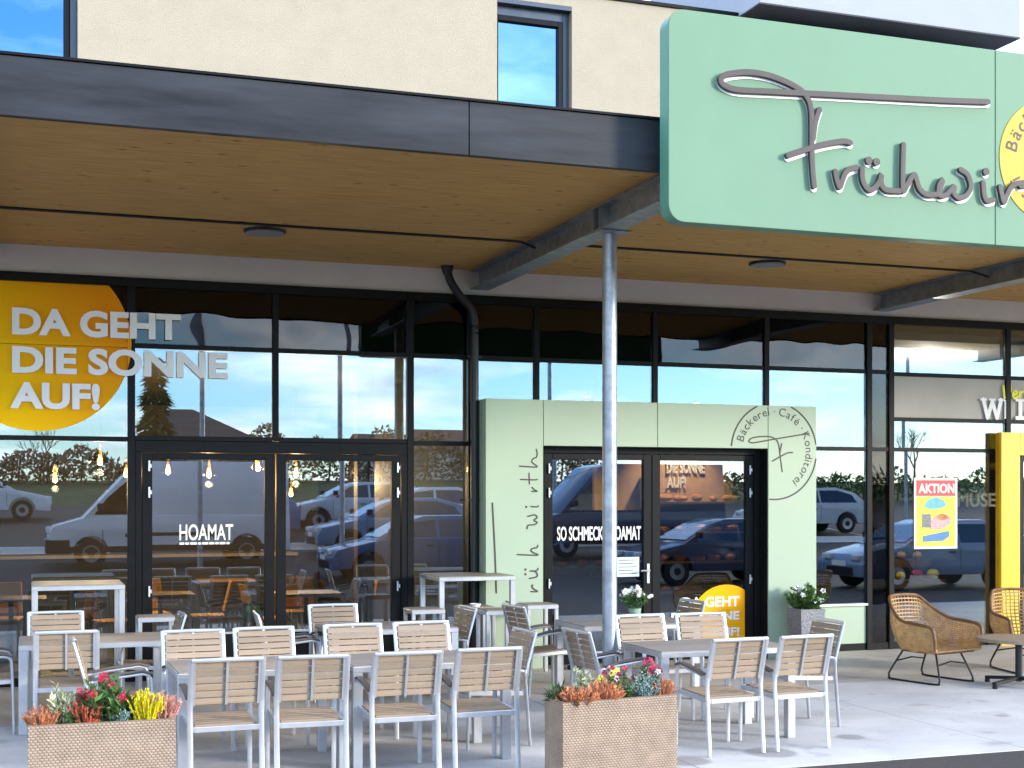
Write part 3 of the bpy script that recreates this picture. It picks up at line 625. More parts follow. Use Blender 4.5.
STROKES = [
 [(985.2,103),(940,101.5),(880,98.5),(804,94.6),(765,92.6),(735,91),(722,86.5),(718.7,82),(720,78.5),(727,75.2),(745.5,73.5),(765,76.3),(784.6,83.5),(799,92),(806,101),(808.8,112),(809.4,128),(809.4,150),(810.2,170),(811.8,187)],
 [(816.8,111),(812.8,124),(810.6,140)],
 [(785.7,156.6),(799.3,152),(817.5,146.5),(835.8,143),(843,142.6),(847.5,144)],
 [(832.8,172.5),(834.5,181),(837.3,188),(840,181),(843,174),(847,170.4),(853.9,168.4)],
 [(859.5,169.8),(859.8,179.8),(863,187.5),(867.5,191),(872,188.6),(876.8,182.8),(878.8,175.8),(878.4,182),(880,188),(885,191.2),(896.7,192)],
 [(900.7,146),(900,169.8),(900.2,191.7),(904,186.5),(909,178),(912,176),(914,181.8),(917,190),(924,195.4),(935.5,194.7),(938,188),(939.5,180.8),(936,188),(936.8,196),(943.5,195.7),(951,187.5),(950.8,194),(955.5,198.5),(962,197.3),(966.6,192),(967.8,185.5),(964.4,175.5),(957.8,170.8)],
 [(980.4,183.8),(981.4,195.7),(984.3,201.5),(990.3,200.7)],
 [(997.3,187.8),(999,196),(1001,203),(1004,196),(1008,188.5),(1013.2,184.8),(1021.2,183.8)],
 [(1031,160),(1030,185),(1033,205),(1040,205)], [(1018,187),(1044,184)],
 [(1056,156),(1055,206),(1060,192),(1068,189),(1071,198),(1078,208)]]
DOTS = [(866.2,161.5),(874,163),(983.3,172.6)]
LETTER = [0, 0, 0, 1, 2, 3, 4, 5, 6, 6, 7]; DOT_OF = {2: (0, 1), 4: (2,)}
for q in range(8):
    wh, gr = MB(SO), MB(SO)
    for i, L in enumerate(STROKES):
        if LETTER[i] != q: continue
        P = spline([(x, z, 0) for x, z in on_sign(L)], 6); P = [(p.x, p.y) for p in P]; e = .0016 * (i % 3)
        wh.ribbon([(x + .012, z - .014) for x, z in P], .058, SYF - .010 - e, SYF - .0008)
        gr.ribbon(P, .047, SYF - .042 - e, SYF - .015)
    for d in DOT_OF.get(q, ()):
        cx, cz = wall(*DOTS[d], SYF)
        wh.prism(circle(cx + .011, cz - .013, .037, 14), SYF - .0085, SYF - .0008); gr.prism(circle(cx, cz, .032, 14), SYF - .041, SYF - .015)
    lo_ = gr.build('letter', M['letter_grey'], sg); wh.build('letter_backing', M['white'], lo_)
DCX, DCZ, DRR = 7.77 + .52, 4.835, .53
dsc = MB(SO).prism(circle(DCX, DCZ, DRR), SYF - .0065, SYF - .0005).build('yellow_disc', M['sun_yellow'], sg)
t = MB(SO); arc_text(t, 'Bäckerei · Café · Konditorei', DCX, DCZ, .36, R(172), .17, SYF - .009, .006); t.build('disc_lettering', M['letter_grey'], dsc)

# ------------------------------------------------------------------ green entrance portal with glass doors
EO = (7, 14.8, 0); EY = 14.60
ent = thing('entrance_portal', 'pale green entrance surround with dark glass double doors and vertical script', 'entrance', EO)
for x0, x1, z0, z1 in ((4.83, 5.517, .0, 3.055), (5.523, 6.947, 2.535, 3.055), (6.953, 8.417, 2.535, 3.055), (8.423, 9.09, .0, 3.055)):
    MB(EO).box(x0, x1, EY, 14.96, z0, z1).build('surround_panel', M['green'], ent, .003)
fm = MB(EO); DY = 14.80
fm.box(5.52, 5.60, DY - .02, 14.95, .002, 2.53); fm.box(8.34, 8.42, DY - .02, 14.95, .002, 2.53); fm.box(5.60, 8.34, DY - .02, 14.95, 2.46, 2.53)
fm.build('door_frame', M['frame'], ent, .003)
l1 = door_leaf(ent, EO, 5.605, 6.968, DY, 2.455, 5.66, 6.92, M['glass_door'], HZ, .1)
l2 = door_leaf(ent, EO, 6.976, 8.335, DY, 2.455, 8.28, None, M['glass_door'], HZ, .1)
MB(EO).box(5.525, 5.529, EY + .01, DY - .022, .003, 2.53).box(8.411, 8.415, EY + .01, DY - .022, .003, 2.53).build('jamb_lining', M['frame'], ent)
t = MB(EO)
def on_portal(L): return [wall(x, y, EY) for x, y in L]
# vertical script: strokes measured in the zoomed view (scale 4.515, origin 484, 440)
V = [[(160,118),(238,122),(225,108),(215,98),(222,84),(236,78),(240,60),(236,42)],[(165,178),(225,180),(240,178)],[(205,198),(203,150)],
     [(215,232),(240,232),(228,225),(217,214)],[(212,300),(236,302),(246,298)],
     [(194,400),(200,385),(226,382),(240,372),(225,362),(240,350),(228,338),(198,345)],
     [(150,517),(242,520),(222,508),(212,500),(218,490),(238,486),(243,475)],[(205,625),(236,618),(240,605),(228,592),(206,592),(236,590),(244,580)],
     [(212,684),(242,684),(224,672),(216,660),(220,655)],[(38,285),(44,400),(50,520),(56,690)],[(100,728),(150,745)],[(85,760),(128,738)]]
for i, L in enumerate(V):
    P = spline([(x, z, 0) for x, z in on_portal([(484 + u / 4.515, 440 + v / 4.515) for u, v in L])], 5)
    t.ribbon([(p.x, p.y) for p in P], .016, EY - .003 - .0004 * i, EY - .0008)
for u, v in ((190, 302), (187, 585), (187, 606)):
    cx, cz = wall(484 + u / 4.515, 440 + v / 4.515, EY); t.prism(circle(cx, cz, .014, 10), EY - .003, EY - .0008)
t.build('vertical_script', M['letter_grey'], ent)
t = MB(EO); ECX, ECZ, ERR = 8.505, 2.505, .585
ring = []
for i in range(0, 361, 3):
    a = R(i); x, z = ECX + ERR * math.cos(a), ECZ + ERR * math.sin(a)
    ok = z < 3.05 and x < 9.085 and (z > 2.54 or x > 8.425)
    if ok: ring.append((x, z))
    elif len(ring) > 1: t.ribbon(ring, .018, EY - .0035, EY - .0008); ring = []
    else: ring = []
if len(ring) > 1: t.ribbon(ring, .018, EY - .0035, EY - .0008)
arc_text(t, 'Bäckerei · Café · Konditorei', ECX, ECZ, .435, R(166), .142, EY - .003, 0, .002)
Fp = [[(620,268),(500,288),(380,308),(280,326),(225,334),(200,322),(225,300),(290,290),(350,292),(390,312),(410,350),(420,430),(434,535)],[(430,340),(418,400)],[(365,462),(420,430),(470,405),(505,402)]]
for i, L in enumerate(Fp):
    P = spline([(x, z, 0) for x, z in on_portal([(720 + u / 6.98, 395 + v / 6.98) for u, v in L])], 5)
    t.ribbon([(p.x, p.y) for p in P], .017, EY - .003 - .0005 * i, EY - .0008)
t.build('round_emblem', M['letter_grey'], ent)
t = MB(EO); x0, z0 = wall(558, 541, DY); x1, z1 = wall(642, 526, DY)
text(t, 'SO SCHMECKT HOAMAT', x0, x1, z0, z1, DY + .026, .018); t.build('door_lettering', M['white'], l1)
x0, z0 = wall(617, 577, DY); x1, z1 = wall(640, 557, DY)
pn = MB(EO).box(x0, x1, DY + .024, DY + .029, z0, z1).build('paper_notice', M['paper'], l1)
q = MB(EO)
for i in range(5): q.box(x0 + .03, x1 - .03 - .05 * (i % 2), DY + .0222, DY + .0238, z1 - .04 - .04 * i, z1 - .032 - .04 * i)
q.build('notice_lines', M['letter_grey'], pn)
# round sunrise sticker on the right leaf
cx, cz = wall(727, 626, DY); xr = 8.335 - .105 - .004
poly = clip_rect(circle(cx, cz, .50), 7.09, xr, .13, 2.3)
MB((cx, DY, cz)).prism(poly, DY + .021, DY + .027)
dk = MB((cx, DY, cz)).prism(poly, DY + .021, DY + .027).build('sunrise_sticker', M['sunrise'], None)
dk.location = (cx - 0, DY, cz); dk.parent = l2; dk.location = (cx - EO[0], DY - EO[1], cz - EO[2])
t = MB(EO)
for s, a, b, y0, y1 in (('DA GEHT', 683, 740, 608, 596), ('DIE SONNE', 672, 740, 622, 611), ('AUF!', 712, 740, 637, 627)):
    x0, z0 = wall(a, y0, DY); x1, z1 = wall(b, y1, DY); t = text(MB(EO), s, max(x0, 7.1), x1, z0, z1, DY + .0165, .03, .003); t.build('sticker_lettering', M['white'], dk.parent)

# ------------------------------------------------------------------ stickers on the left glass
cx, cz = wall(38, 341); rr = .93
DO = (cx, 14.97, cz)
dec = thing('sunrise_window_sticker', 'huge orange sun disc stuck on the upper left glass with white slogan', 'window sticker', DO)
C = circle(cx, cz, rr, 96)
for (a, b) in ((-2.02, -.5), (-.5, 1.02), (1.02, 2.54)):
    for z0, z1 in ((2.585, 3.525), (3.575, 4.17)):
        P = clip_rect(C, a + .039, b - .039, z0, z1)
        if len(P) > 2: MB(DO).prism(P, PY - .004, PY - .0008).build('disc', M['sunrise'], dec)
for (x0, x1, z0, z1, y) in ((-.539, -.461, 2.56, 4.169, FY0 - .0135), (.981, 1.059, 2.56, 4.169, FY0 - .0135)):
    P = clip_rect(C, x0, x1, z0, z1)
    if len(P) > 2: MB(DO).prism(P, y - .003, y).build('disc_on_mullion', M['sunrise'], dec)
for (a, b) in ((-2.02, -.5), (-.5, 1.02), (1.02, 2.54)):
    P = clip_rect(C, a + .039, b - .039, 3.526, 3.574)
    if len(P) > 2: MB(DO).prism(P, FY0 - .0035, FY0 - .0008).build('disc_on_transom', M['sunrise'], dec)
t = MB(DO); yt = FY0 - .02
for s, (xa, ya), (xb, yb) in (('DA GEHT', (12, 334.5), (181, 311)), ('DIE SONNE', (12, 373), (228, 349)), ('AUF!', (10, 408.5), (100, 383))):
    x0, z0 = wall(xa, ya, yt); x1, z1 = wall(xb, yb, yt)
    zt = wall(xa, ya - (27.5 if s[0] == 'D' else 27), yt)[1]
    text(MB(DO), s, x0, x1, z0, zt, yt, .04, .003).build('slogan', M['white'], dec)
HY = 14.985 + .026
x0, z0 = wall(179.5, 540.5, HY); x1, z1 = wall(235, 524, HY)
hs = thing('door_sticker', 'small white shop lettering stuck on the left glass door', 'sticker', (x0, HY, z0))
t = MB((x0, HY, z0)); text(t, 'HOAMAT', x0, x1 - .02, z0, z1, HY, .012, .003); t.build('lettering', M['white'], hs)
t = MB((x0, HY, z0)); xx = x0
while xx < x1 - .05:
    wd = random.uniform(.03, .09); t.box(xx, min(xx + wd, x1 - .03), HY, HY + .003, z0 - .045, z0 - .022); xx += wd + .012
t.build('underline', M['white'], hs)

# ------------------------------------------------------------------ right-hand shop: blind lettering, poster, yellow portal
t = MB((12.2, FY0, 3.1)); yb = FY0 - .004
x0, z0 = wall(981.5, 417.5, yb); x1, z1 = wall(1003, 400, yb)
rs = thing('blind_lettering', 'white slab letters and yellow script on the beige blind at far right', 'lettering', (12.2, FY0, 3.1))
def slab_serifs(mb, xs, z, y):
    for a in xs: mb.box(a - .055, a + .055, y + .0006, y + .0035, z - .014, z + .014)
zc0, zc1 = z0, z1; wd = x1 - x0
for L in ([(x0 + .03, zc1), (x0 + wd * .28, zc0)], [(x0 + wd * .28, zc0), (x0 + wd * .5, zc1 - .03)], [(x0 + wd * .5, zc1 - .03), (x0 + wd * .72, zc0)], [(x0 + wd * .72, zc0), (x1 - .03, zc1)]):
    t.ribbon(L, .055, yb - .0004 * L[0][0] % .003, yb + .003)
slab_serifs(t, (x0 + .03, x0 + wd * .5, x1 - .03), zc1, yb - .004)
x2 = wall(1015.5, 410, yb)[0]; x3 = wall(1030, 410, yb)[0]
for a in (x2, ): t.box(a + .05, a + .11, yb, yb + .003, zc0, zc1 + .01); t.box(a, a + .2, yb - .001, yb + .003, zc0 - .02, zc0 + .03); t.box(a, a + .16, yb - .001, yb + .003, zc1 - .015, zc1 + .02); t.box(a + .165, a + .2, yb - .0015, yb + .003, zc0, zc0 + .1)
x4 = wall(1004.5, 410, yb)[0]; t.box(x4, x4 + .09, yb - .001, yb + .003, zc0 - .01, zc1)
text(t, 'D', x2 + .25, x2 + .5, zc0, zc1, yb, .02)
t.build('slab_letters', M['white'], rs)
t = MB((12.2, FY0, 3.1))
for i, L in enumerate(([(1003.5, 386), (1004.5, 398)], [(1010, 384), (1011, 391)], [(1013, 396), (1017, 393), (1015.5, 390.5), (1013, 394), (1014.5, 398.5), (1018.5, 396)], [(1019.5, 392), (1020, 398), (1021, 393), (1024, 391.5)], [(1026, 392), (1027, 398), (1030, 396)])):
    P = spline([(x, z, 0) for x, z in [wall(a, b, yb) for a, b in L]], 4); t.ribbon([(p.x, p.y) for p in P], .034, yb - .0015 - .0004 * i, yb + .002)
t.build('yellow_script', M['lime'], rs)

PX0, PZ0 = wall(914, 549, 14.995); PX1, PZ1 = wall(957, 478, 14.995)
po = thing('poster', 'yellow offer poster with red headline taped inside white border on the right window', 'poster', (PX0, 14.995, PZ0))
OO = (PX0, 14.995, PZ0); pw, ph = PX1 - PX0, PZ1 - PZ0
MB(OO).box(PX0, PX1, 14.990, 14.998, PZ0, PZ1).build('sheet', M['white'], po)
MB(OO).box(PX0 + .03, PX1 - .03, 14.988, 14.9895, PZ0 + .03, PZ1 - .24).build('yellow_field', M['lime'], po)
MB(OO).box(PX0 + .03, PX1 - .03, 14.987, 14.9895, PZ1 - .235, PZ1 - .03).build('headline_bar', M['red'], po)
t = MB(OO); text(t, 'AKTION', PX0 + .06, PX1 - .05, PZ1 - .20, PZ1 - .075, 14.983, .03, .003); t.build('headline', M['white'], po)
def pt(u, v): return (PX0 + u * pw, PZ0 + v * ph)
MB(OO).prism([pt(.22, .6), pt(.3, .68), pt(.5, .73), pt(.68, .68), pt(.74, .61), pt(.6, .57), pt(.35, .56)], 14.985, 14.9875).build('teal_picture', M['teal'], po)
MB(OO).prism([pt(.38, .4), pt(.5, .48), pt(.7, .5), pt(.86, .44), pt(.82, .33), pt(.6, .27), pt(.36, .27)], 14.985, 14.9875).build('food_picture', M['pink'], po)
MB(OO).prism([pt(.52, .44), pt(.6, .5), pt(.76, .47), pt(.8, .42), pt(.6, .4)], 14.9835, 14.9848).build('food_picture', M['bread'], po)
MB(OO).prism([pt(.18, .3), pt(.38, .3), pt(.38, .49), pt(.18, .49)], 14.984, 14.9875).build('pack_picture', M['stone_pot'], po)
MB(OO).prism([pt(.2, .1), pt(.2, .18), pt(.8, .25), pt(.8, .17), pt(.66, .11)], 14.9825, 14.9845).build('blue_ribbon', M['blue'], po)

YO = (13, 14.75, 0); yp = thing('yellow_portal', 'bright yellow shop entrance frame at the right edge', 'entrance', YO); YY = 14.84
f = MB(YO); yx0, yx1, yz = 12.03, 14.9, 2.80
f.box(yx0, yx0 + .30, YY, 14.94, 0, yz); f.box(yx1 - .30, yx1, YY, 14.94, 0, yz); f.box(yx0 + .30, yx1 - .30, YY, 14.94, 2.5, yz)
f.build('frame', M['yellow'], yp, .004)
MB(YO).box(yx0 - .012, yx0 - .001, YY + .02, 14.94, 0, yz - .01).build('shaded_side', M['orange'], yp)  # orange layer paints the shade on the yellow frame's left side
d = MB(YO); d.box(yx0 + .302, yx0 + .38, 14.87, 14.93, .002, 2.498); d.box(yx1 - .38, yx1 - .302, 14.87, 14.93, .002, 2.498); d.box(yx0 + .38, yx1 - .38, 14.87, 14.93, 2.42, 2.498); d.box(13.2, 13.3, 14.87, 14.93, .002, 2.42)
df = d.build('door_frame', M['frame'], yp)
MB(YO).box(yx0 + .38, 13.2, 14.90, 14.912, .05, 2.42).build('pane', M['glass_door'], df); MB(YO).box(13.3, yx1 - .38, 14.90, 14.912, .05, 2.42).build('pane', M['glass_door'], df)
# ------------------------------------------------------------------ terrace furniture: prototypes
def make_chair():
    t = thing('armchair', 'x', 'chair', (0, 0, 0), 0, 'slatted aluminium armchairs on the terrace')
    hw = .235; obl = [(-.018, -.011), (.018, -.011), (.018, .011), (-.018, .011)]
    for s in (-1, 1):
        x = s * hw
        MB().tube([(x, -.275, .004), (x, -.25, .30), (x, -.235, .52), (x, -.245, .62)], .012, 8, (1, 0, 0), .019).build('leg', M['alu'], t, smooth=True)
        p = MB(); p.tube([(x, -.232, .555), (x, -.25, .62), (x, -.30, .80), (x, -.325, .885)], .012, 8, (1, 0, 0), .018)
        p.lathe([(.02, -.012), (.02, .012)], (x, -.232, .585), 10); p.build('back_post', M['alu'], t, smooth=True)
        MB().tube([(x, .245, .004), (x, .235, .40), (x, .225, .60), (x, .205, .632), (x, .16, .642), (x, -.10, .612), (x, -.236, .585)], .012, 8, (1, 0, 0), .018).build('leg', M['alu'], t, smooth=True)
        MB().sweep([(x, .235, .640), (x, .16, .664), (x, -.06, .64), (x, -.19, .612)], [(-.024, -.007), (.024, -.007), (.024, .007), (-.024, .007)]).build('armrest', M['slat_arm'], t, .003)
    sf = MB(); z = .425
    for s in (-1, 1): sf.bar((s * (hw - .016), .245, z + .012), (s * (hw - .016), -.25, z - .012), .026, .036)
    sf.bar((-hw + .028, .232, z + .012), (hw - .028, .232, z + .012), .026, .036); sf.bar((-hw + .028, -.238, z - .012), (hw - .028, -.238, z - .012), .026, .036)
    sf.bar((0, .22, z + .004), (0, -.226, z - .02), .02, .02)
    sf.build('seat_frame', M['alu'], t, .003)
    st = MB()
    for i in range(7):
        y = .186 - i * .062; zz_ = z + .012 + (y / .25) * .012 + .004
        st.box(-hw + .031, hw - .031, y - .028, y + .028, zz_ - .004, zz_ + .010)
    st.build('seat', M['slat'], t, .002)
    b = MB()
    for i in range(6):
        za = .575 + i * .0485; zb = za + .043
        def yb(z_): return -.238 - (z_ - .56) * .27
        b.add([(x, yb(zq) + o, zq) for zq in (za, zb) for o in (.012, .026) for x in (-hw + .016, hw - .016)],
              [(0, 1, 3, 2), (4, 6, 7, 5), (0, 4, 5, 1), (2, 3, 7, 6), (0, 2, 6, 4), (1, 5, 7, 3)])
    b.build('backrest', M['slat'], t, .003)
    r = MB(); r.tube([(-hw, -.325, .878), (0, -.331, .880), (hw, -.325, .878)], .014, 8, (0, 0, 1), .016); r.build('top_rail', M['alu'], t, smooth=True)
    for x in (0, -hw + .022, hw - .022): MB().bar((x, -.238, .572), (x, -.318, .866), .017, .013, (0, 1, 0)).build('back_strut', M['alu'], t)
    return t
def make_table(name, label, L, D, H, leg, cat, group):
    t = thing(name, label, cat, (0, 0, 0), 0, group)
    a, d = L / 2, D / 2; th = .05
    f = MB(); f.box(-a, a, -d, -d + .035, H - th, H - .008); f.box(-a, a, d - .035, d, H - th, H - .008); f.box(-a, -a + .035, -d + .035, d - .035, H - th, H - .008); f.box(a - .035, a, -d + .035, d - .035, H - th, H - .008)
    f.build('apron', M['alu'], t, .003)
    p = MB(); n = max(3, int(D / .11)); w_ = (D - .016) / n
    for i in range(n): p.box(-a + .008, a - .008, -d + .008 + i * w_ + .0015, -d + .008 + (i + 1) * w_ - .0015, H - .022, H)
    p.build('tabletop', M['tabletop'], t, .002)
    for sx in (-1, 1):
        for sy in (-1, 1):
            x, y = sx * (a - leg / 2 - .001), sy * (d - leg / 2 - .001)
            MB().box(x - leg / 2, x + leg / 2, y - leg / 2, y + leg / 2, .0, H - th - .001).build('leg', M['alu'], t, .004)
    return t
chair = make_chair()
table = make_table('dining_table', 'x', 1.2, .78, .74, .07, 'table', 'aluminium tables on the terrace')
bar_t = make_table('bar_table', 'x', .86, .80, 1.10, .055, 'bar table', 'tall aluminium bar tables by the glass')
stool = make_table('bar_stool', 'x', .36, .36, .78, .038, 'bar stool', 'backless bar stools by the glass')
s = MB()
for sx in (-1, 1): s.bar((sx * .155, -.142, .2), (sx * .155, .142, .2), .02, .02)
s.bar((-.142, -.155, .235), (.142, -.155, .235), .02, .02)
s.build('footrest', M['alu'], stool)
index_children()
N, S_, E_, W_ = 0, math.pi, -math.pi / 2, math.pi / 2       # the way a chair faces: N to the shop, S to the viewer
for x, y, rz, lab in (
    (1.56, 10.05, .012, 'long table with a brown top just behind the left flower trough'),
    (2.79, 10.02, -.004, 'long table in front row between left trough and right trough, four chairs around'),
    (5.26, 10.11, 0, 'table beside the right flower trough, nearest to the steel post'),
    (3.18, 12.62, 0, 'table in the middle row in front of the left shop doors'),
    (5.50, 12.26, 0, 'table standing behind the steel post in front of the green portal'),
    (.52, 12.30, 0, 'table at the left edge below the tall bar table')):
    place(table, (x, y, 0), rz, lab)
CH = [
 (1.24, 9.47, N, .02, 'armchair with its back to us, just right of the left flower trough'),
 (1.81, 9.44, N, -.01, 'armchair with its back to us, second from the left trough at the front table'),
 (2.47, 9.43, N, .01, 'armchair with its back to us, third from the left trough at the front table'),
 (3.06, 9.46, N, .015, 'armchair with its back to us, nearest to the right flower trough'),
 (5.02, 9.48, N, .04, 'armchair with its back to us, just right of the right trough'),
 (5.62, 9.50, N, .05, 'armchair with its back to us, rightmost at the table by the pavement edge'),
 (1.24, 10.86, S_, 0, 'armchair facing us across the front table, leftmost of its row of four'),
 (1.83, 10.91, S_, .03, 'armchair facing us across the front table, second from the left'),
 (2.56, 10.97, S_, -.02, 'armchair facing us across the front table, third from the left'),
 (3.17, 10.97, S_, .02, 'armchair facing us across the front table, fourth from the left'),
 (2.84, 13.08, S_, .02, 'single armchair facing us behind the middle table, before the left glass doors'),
 (5.21, 10.99, S_, .02, 'armchair facing us right of the steel post at the table by the trough'),
 (5.78, 10.98, S_, -.02, 'armchair facing us with the yellow sun sticker behind it'),
 (.295, 11.74, N, -.02, 'armchair with its back to us at the left edge table'),
 (.235, 13.10, S_, .01, 'armchair facing us below the left tall bar table'),
 (4.80, 12.72, E_, .12, 'armchair facing right at the end of the table behind the post, dark slats toward us'),
 (3.42, 10.30, W_, .02, 'armchair facing left at the right end of the long front table'),
 (4.44, 10.20, E_, .06, 'armchair facing right behind the right trough flowers'),
 (6.20, 10.30, W_, -.02, 'armchair facing left at the right end of the table near the pavement edge'),
 (3.67, 12.63, W_, .03, 'armchair facing left in front of the right tall bar table'),
 (6.12, 12.70, W_, .05, 'armchair facing left before the right portal door, seen past two chair backs'),
 (1.00, 12.86, W_, .05, 'armchair facing left at the right end of the left edge table'),
 (2.28, 12.62, E_, -.05, 'armchair facing right whose back shows behind the second chair of the row'),
 (.63, 10.72, E_, 0, 'armchair facing right seen edge-on behind the left trough'),
 (-.36, 12.2, E_, 0, 'armchair facing right cut off by the left picture edge')]
crng = random.Random(3)
for x, y, rz, d, lab in CH: place(chair, (x + crng.uniform(-.012, .012), y + crng.uniform(-.02, .02), 0), rz + d + crng.uniform(-.03, .03), lab)
place(bar_t, (.455, 14.28, 0), 0, 'tall bar table standing by the glass at the left')
place(bar_t, (4.55, 14.42, 0), 0, 'tall bar table standing beside the black downpipe')
place(bar_t, (-.78, 13.05, 0), 0, 'tall bar table mostly cut off by the left picture edge')
for x, y, lab in ((1.18, 13.95, 'bar stool right of the left tall bar table'), (.22, 13.62, 'bar stool behind the chair under the left bar table, white dish on it'),
                  (3.93, 13.95, 'bar stool left of the bar table by the downpipe'), (4.52, 14.05, 'bar stool under the bar table by the downpipe, white ashtray on it'),
                  (4.62, 13.58, 'bar stool in front of the bar table by the downpipe'), (5.28, 14.15, 'bar stool in front of the vertical green script')):
    place(stool, (x, y, 0), 0, lab)
for x, y, z, lab in ((.24, 13.62, .78, 'white dish on the stool at the left'), (4.50, 13.95, .78, 'white ashtray on the stool under the right bar table')):
    o = MB((x, y, z)).lathe([(.045, .0), (.06, .03), (.062, .032), (.05, .026), (.04, .008)], (x, y, z), 20).build('ashtray', M['white'], smooth=True); o.location = (x, y, z)
    tag(o, lab, 'ashtray', 'white dishes on stools')

# rattan lounge chairs
def make_rattan():
    t = thing('rattan_chair', 'x', 'chair', (0, 0, 0), 0, 'rattan lounge chairs by the yellow entrance')
    # shell: rows run from the seat floor up to the rim; rim follows back and arms
    RC = [(-.355, .35, .37), (-.375, .36, .50), (-.385, .32, .60), (-.39, .12, .63), (-.375, -.08, .655), (-.31, -.25, .76), (-.235, -.355, .865), (-.15, -.39, .885), (0, -.405, .89)]
    RC = RC + [(-x, y, z) for x, y, z in reversed(RC[:-1])]
    BC = [(-.27, .33, .335), (-.285, .26, .335), (-.295, .16, .335), (-.30, .06, .335), (-.295, -.04, .335), (-.27, -.14, .335), (-.21, -.21, .335), (-.11, -.245, .335), (0, -.255, .335)]
    BC = BC + [(-x, y, z) for x, y, z in reversed(BC[:-1])]
    RS, BS = spline(RC, 6), spline(BC, 6); n = len(RS) - 1
    def rim(u): return RS[min(n, int(round(u * n)))]
    def base(u): return BS[min(n, int(round(u * n)))]
    def pt(u, v):
        p, q = rim(u), base(u); d = Vector((p.x, p.y - .05, 0)).normalized()
        return q.lerp(p, v) + d * math.sin(min(1, v * 1.15) * math.pi) * .045
    w1 = MB()
    rows = 14
    for j in range(1, rows):
        w1.tube([pt(i / n, j / rows) for i in range(n + 1)], .0082, 5)
    for i in range(0, n + 1):
        u = i / n; back = abs(u - .5) < .15
        if back and i % 2: continue
        w1.tube([pt(u, v / 6) for v in range(7)], .0075, 4)
    w1.build('woven_shell', M['rattan'], t)
    se = MB()
    for j in range(18):
        v = j / 17; y = .36 - v * .58; hwx = .32 * (1 if y > -.02 else math.sqrt(max(.04, 1 - ((y + .02) / .26) ** 2)))
        se.bar((-hwx, y, .345 + .01 * math.cos(j)), (hwx, y, .345 + .01 * math.cos(j)), .031, .016)
    se.build('seat', M['rattan'], t)
    MB().tube(RS, .017, 8).build('rim', M['rattan_dark'], t, smooth=True)
    MB().tube(BS + [BS[0]], .014, 8).build('base_ring', M['rattan_dark'], t, smooth=True)
    for s in (-1, 1):
        MB().tube(spline([(s * .19, -.20, .332), (s * .255, -.33, .09), (s * .265, -.33, .035), (s * .27, -.285, .011), (s * .27, .275, .011), (s * .265, .325, .035), (s * .255, .32, .09), (s * .19, .22, .332)], 5), .0105, 8, (1, 0, 0)).build('sled_leg', M['black'], t, smooth=True)
    for y, z in ((-.275, .20), (.275, .20)): MB().tube([(-.225, y, z), (0, y * .93, z + .03), (.225, y, z)], .009, 6).build('stretcher', M['black'], t)
    return t
rat = make_rattan(); index_children()
place(rat, (9.03, 12.26, 0), R(-166), 'rattan lounge chair facing right, standing free in front of the poster window')
place(rat, (10.58, 12.62, 0), R(168), 'rattan lounge chair behind the low round wooden table at the right edge')
tb = thing('pedestal_table', 'low round wooden table on a black pedestal base cut by the right edge', 'table', (9.63, 11.61, 0))
MB().lathe([(.41, .465), (.42, .47), (.42, .495), (.414, .5)], (0, 0, 0), 48).build('tabletop', M['wood_top'], tb)
l = MB(); l.tube([(0, 0, .05), (0, 0, .462)], .036, 12); l.box(-.14, .14, -.14, .14, .452, .464); l.build('pedestal', M['black'], tb)
for a in range(4):
    c, s = math.cos(a * math.pi / 2 + .25), math.sin(a * math.pi / 2 + .25)
    l = MB(); l.bar((0.03 * c, .03 * s, .085), (.40 * c, .40 * s, .05), .05, .035); l.lathe([(.026, 0), (.03, .03)], (.385 * c, .385 * s, 0), 12); l.build('foot', M['black'], tb, .004)

# ------------------------------------------------------------------ plants
def quad(mb, c, d, nrm, L, W):
    d = Vector(d).normalized(); sd = d.cross(Vector(nrm)); sd = sd.normalized() if sd.length > 1e-5 else Vector((1, 0, 0))
    c = Vector(c); mid = c + d * L * .45; up = sd.cross(d) * (W * .25)
    mb.add([c, mid + sd * W / 2 + up, c + d * L, mid - sd * W / 2 + up, mid], [(0, 1, 4), (1, 2, 4), (4, 2, 3), (0, 4, 3)])
def rdir(rng, zmin=-.2):
    while True:
        v = Vector((rng.uniform(-1, 1), rng.uniform(-1, 1), rng.uniform(-1, 1)))
        if .1 < v.length < 1 and v.normalized().z > zmin: return v.normalized()
def heather(c, r, h, m, label, cat='heather', n=46, seed=1, group='plants in the flower troughs'):
    r *= 1.12; h *= 1.15; n = int(n * 1.5)
    rng = random.Random(seed); root = thing('heather', label, cat, c, 0, group); a, st = MB(), MB()
    for i in range(n):
        ang, rr_ = rng.uniform(0, 6.283), r * math.sqrt(rng.random()); b = Vector((rr_ * .5 * math.cos(ang), rr_ * .5 * math.sin(ang), 0))
        tip = Vector((rr_ * 1.15 * math.cos(ang), rr_ * 1.15 * math.sin(ang), h * rng.uniform(.65, 1.0) * (1 - .3 * (rr_ / r) ** 2)))
        st.tube([b, (b + tip) / 2 + Vector((0, 0, .01)), tip], .0018, 3)
        a.tube([b.lerp(tip, .3), b.lerp(tip, .7), tip], .0042, 4)
        for k in range(14):
            t = .15 + .85 * k / 13; p = b.lerp(tip, t); d = (tip - b).normalized() * 1.3 + rdir(rng, -1) * .7
            quad(a, p, d, rdir(rng, -1), rng.uniform(.02, .034) * (1.15 - .45 * t), rng.uniform(.011, .017))
    a.build('flower_spikes', m, root); st.build('stems', M['leaf_dark'], root); return root
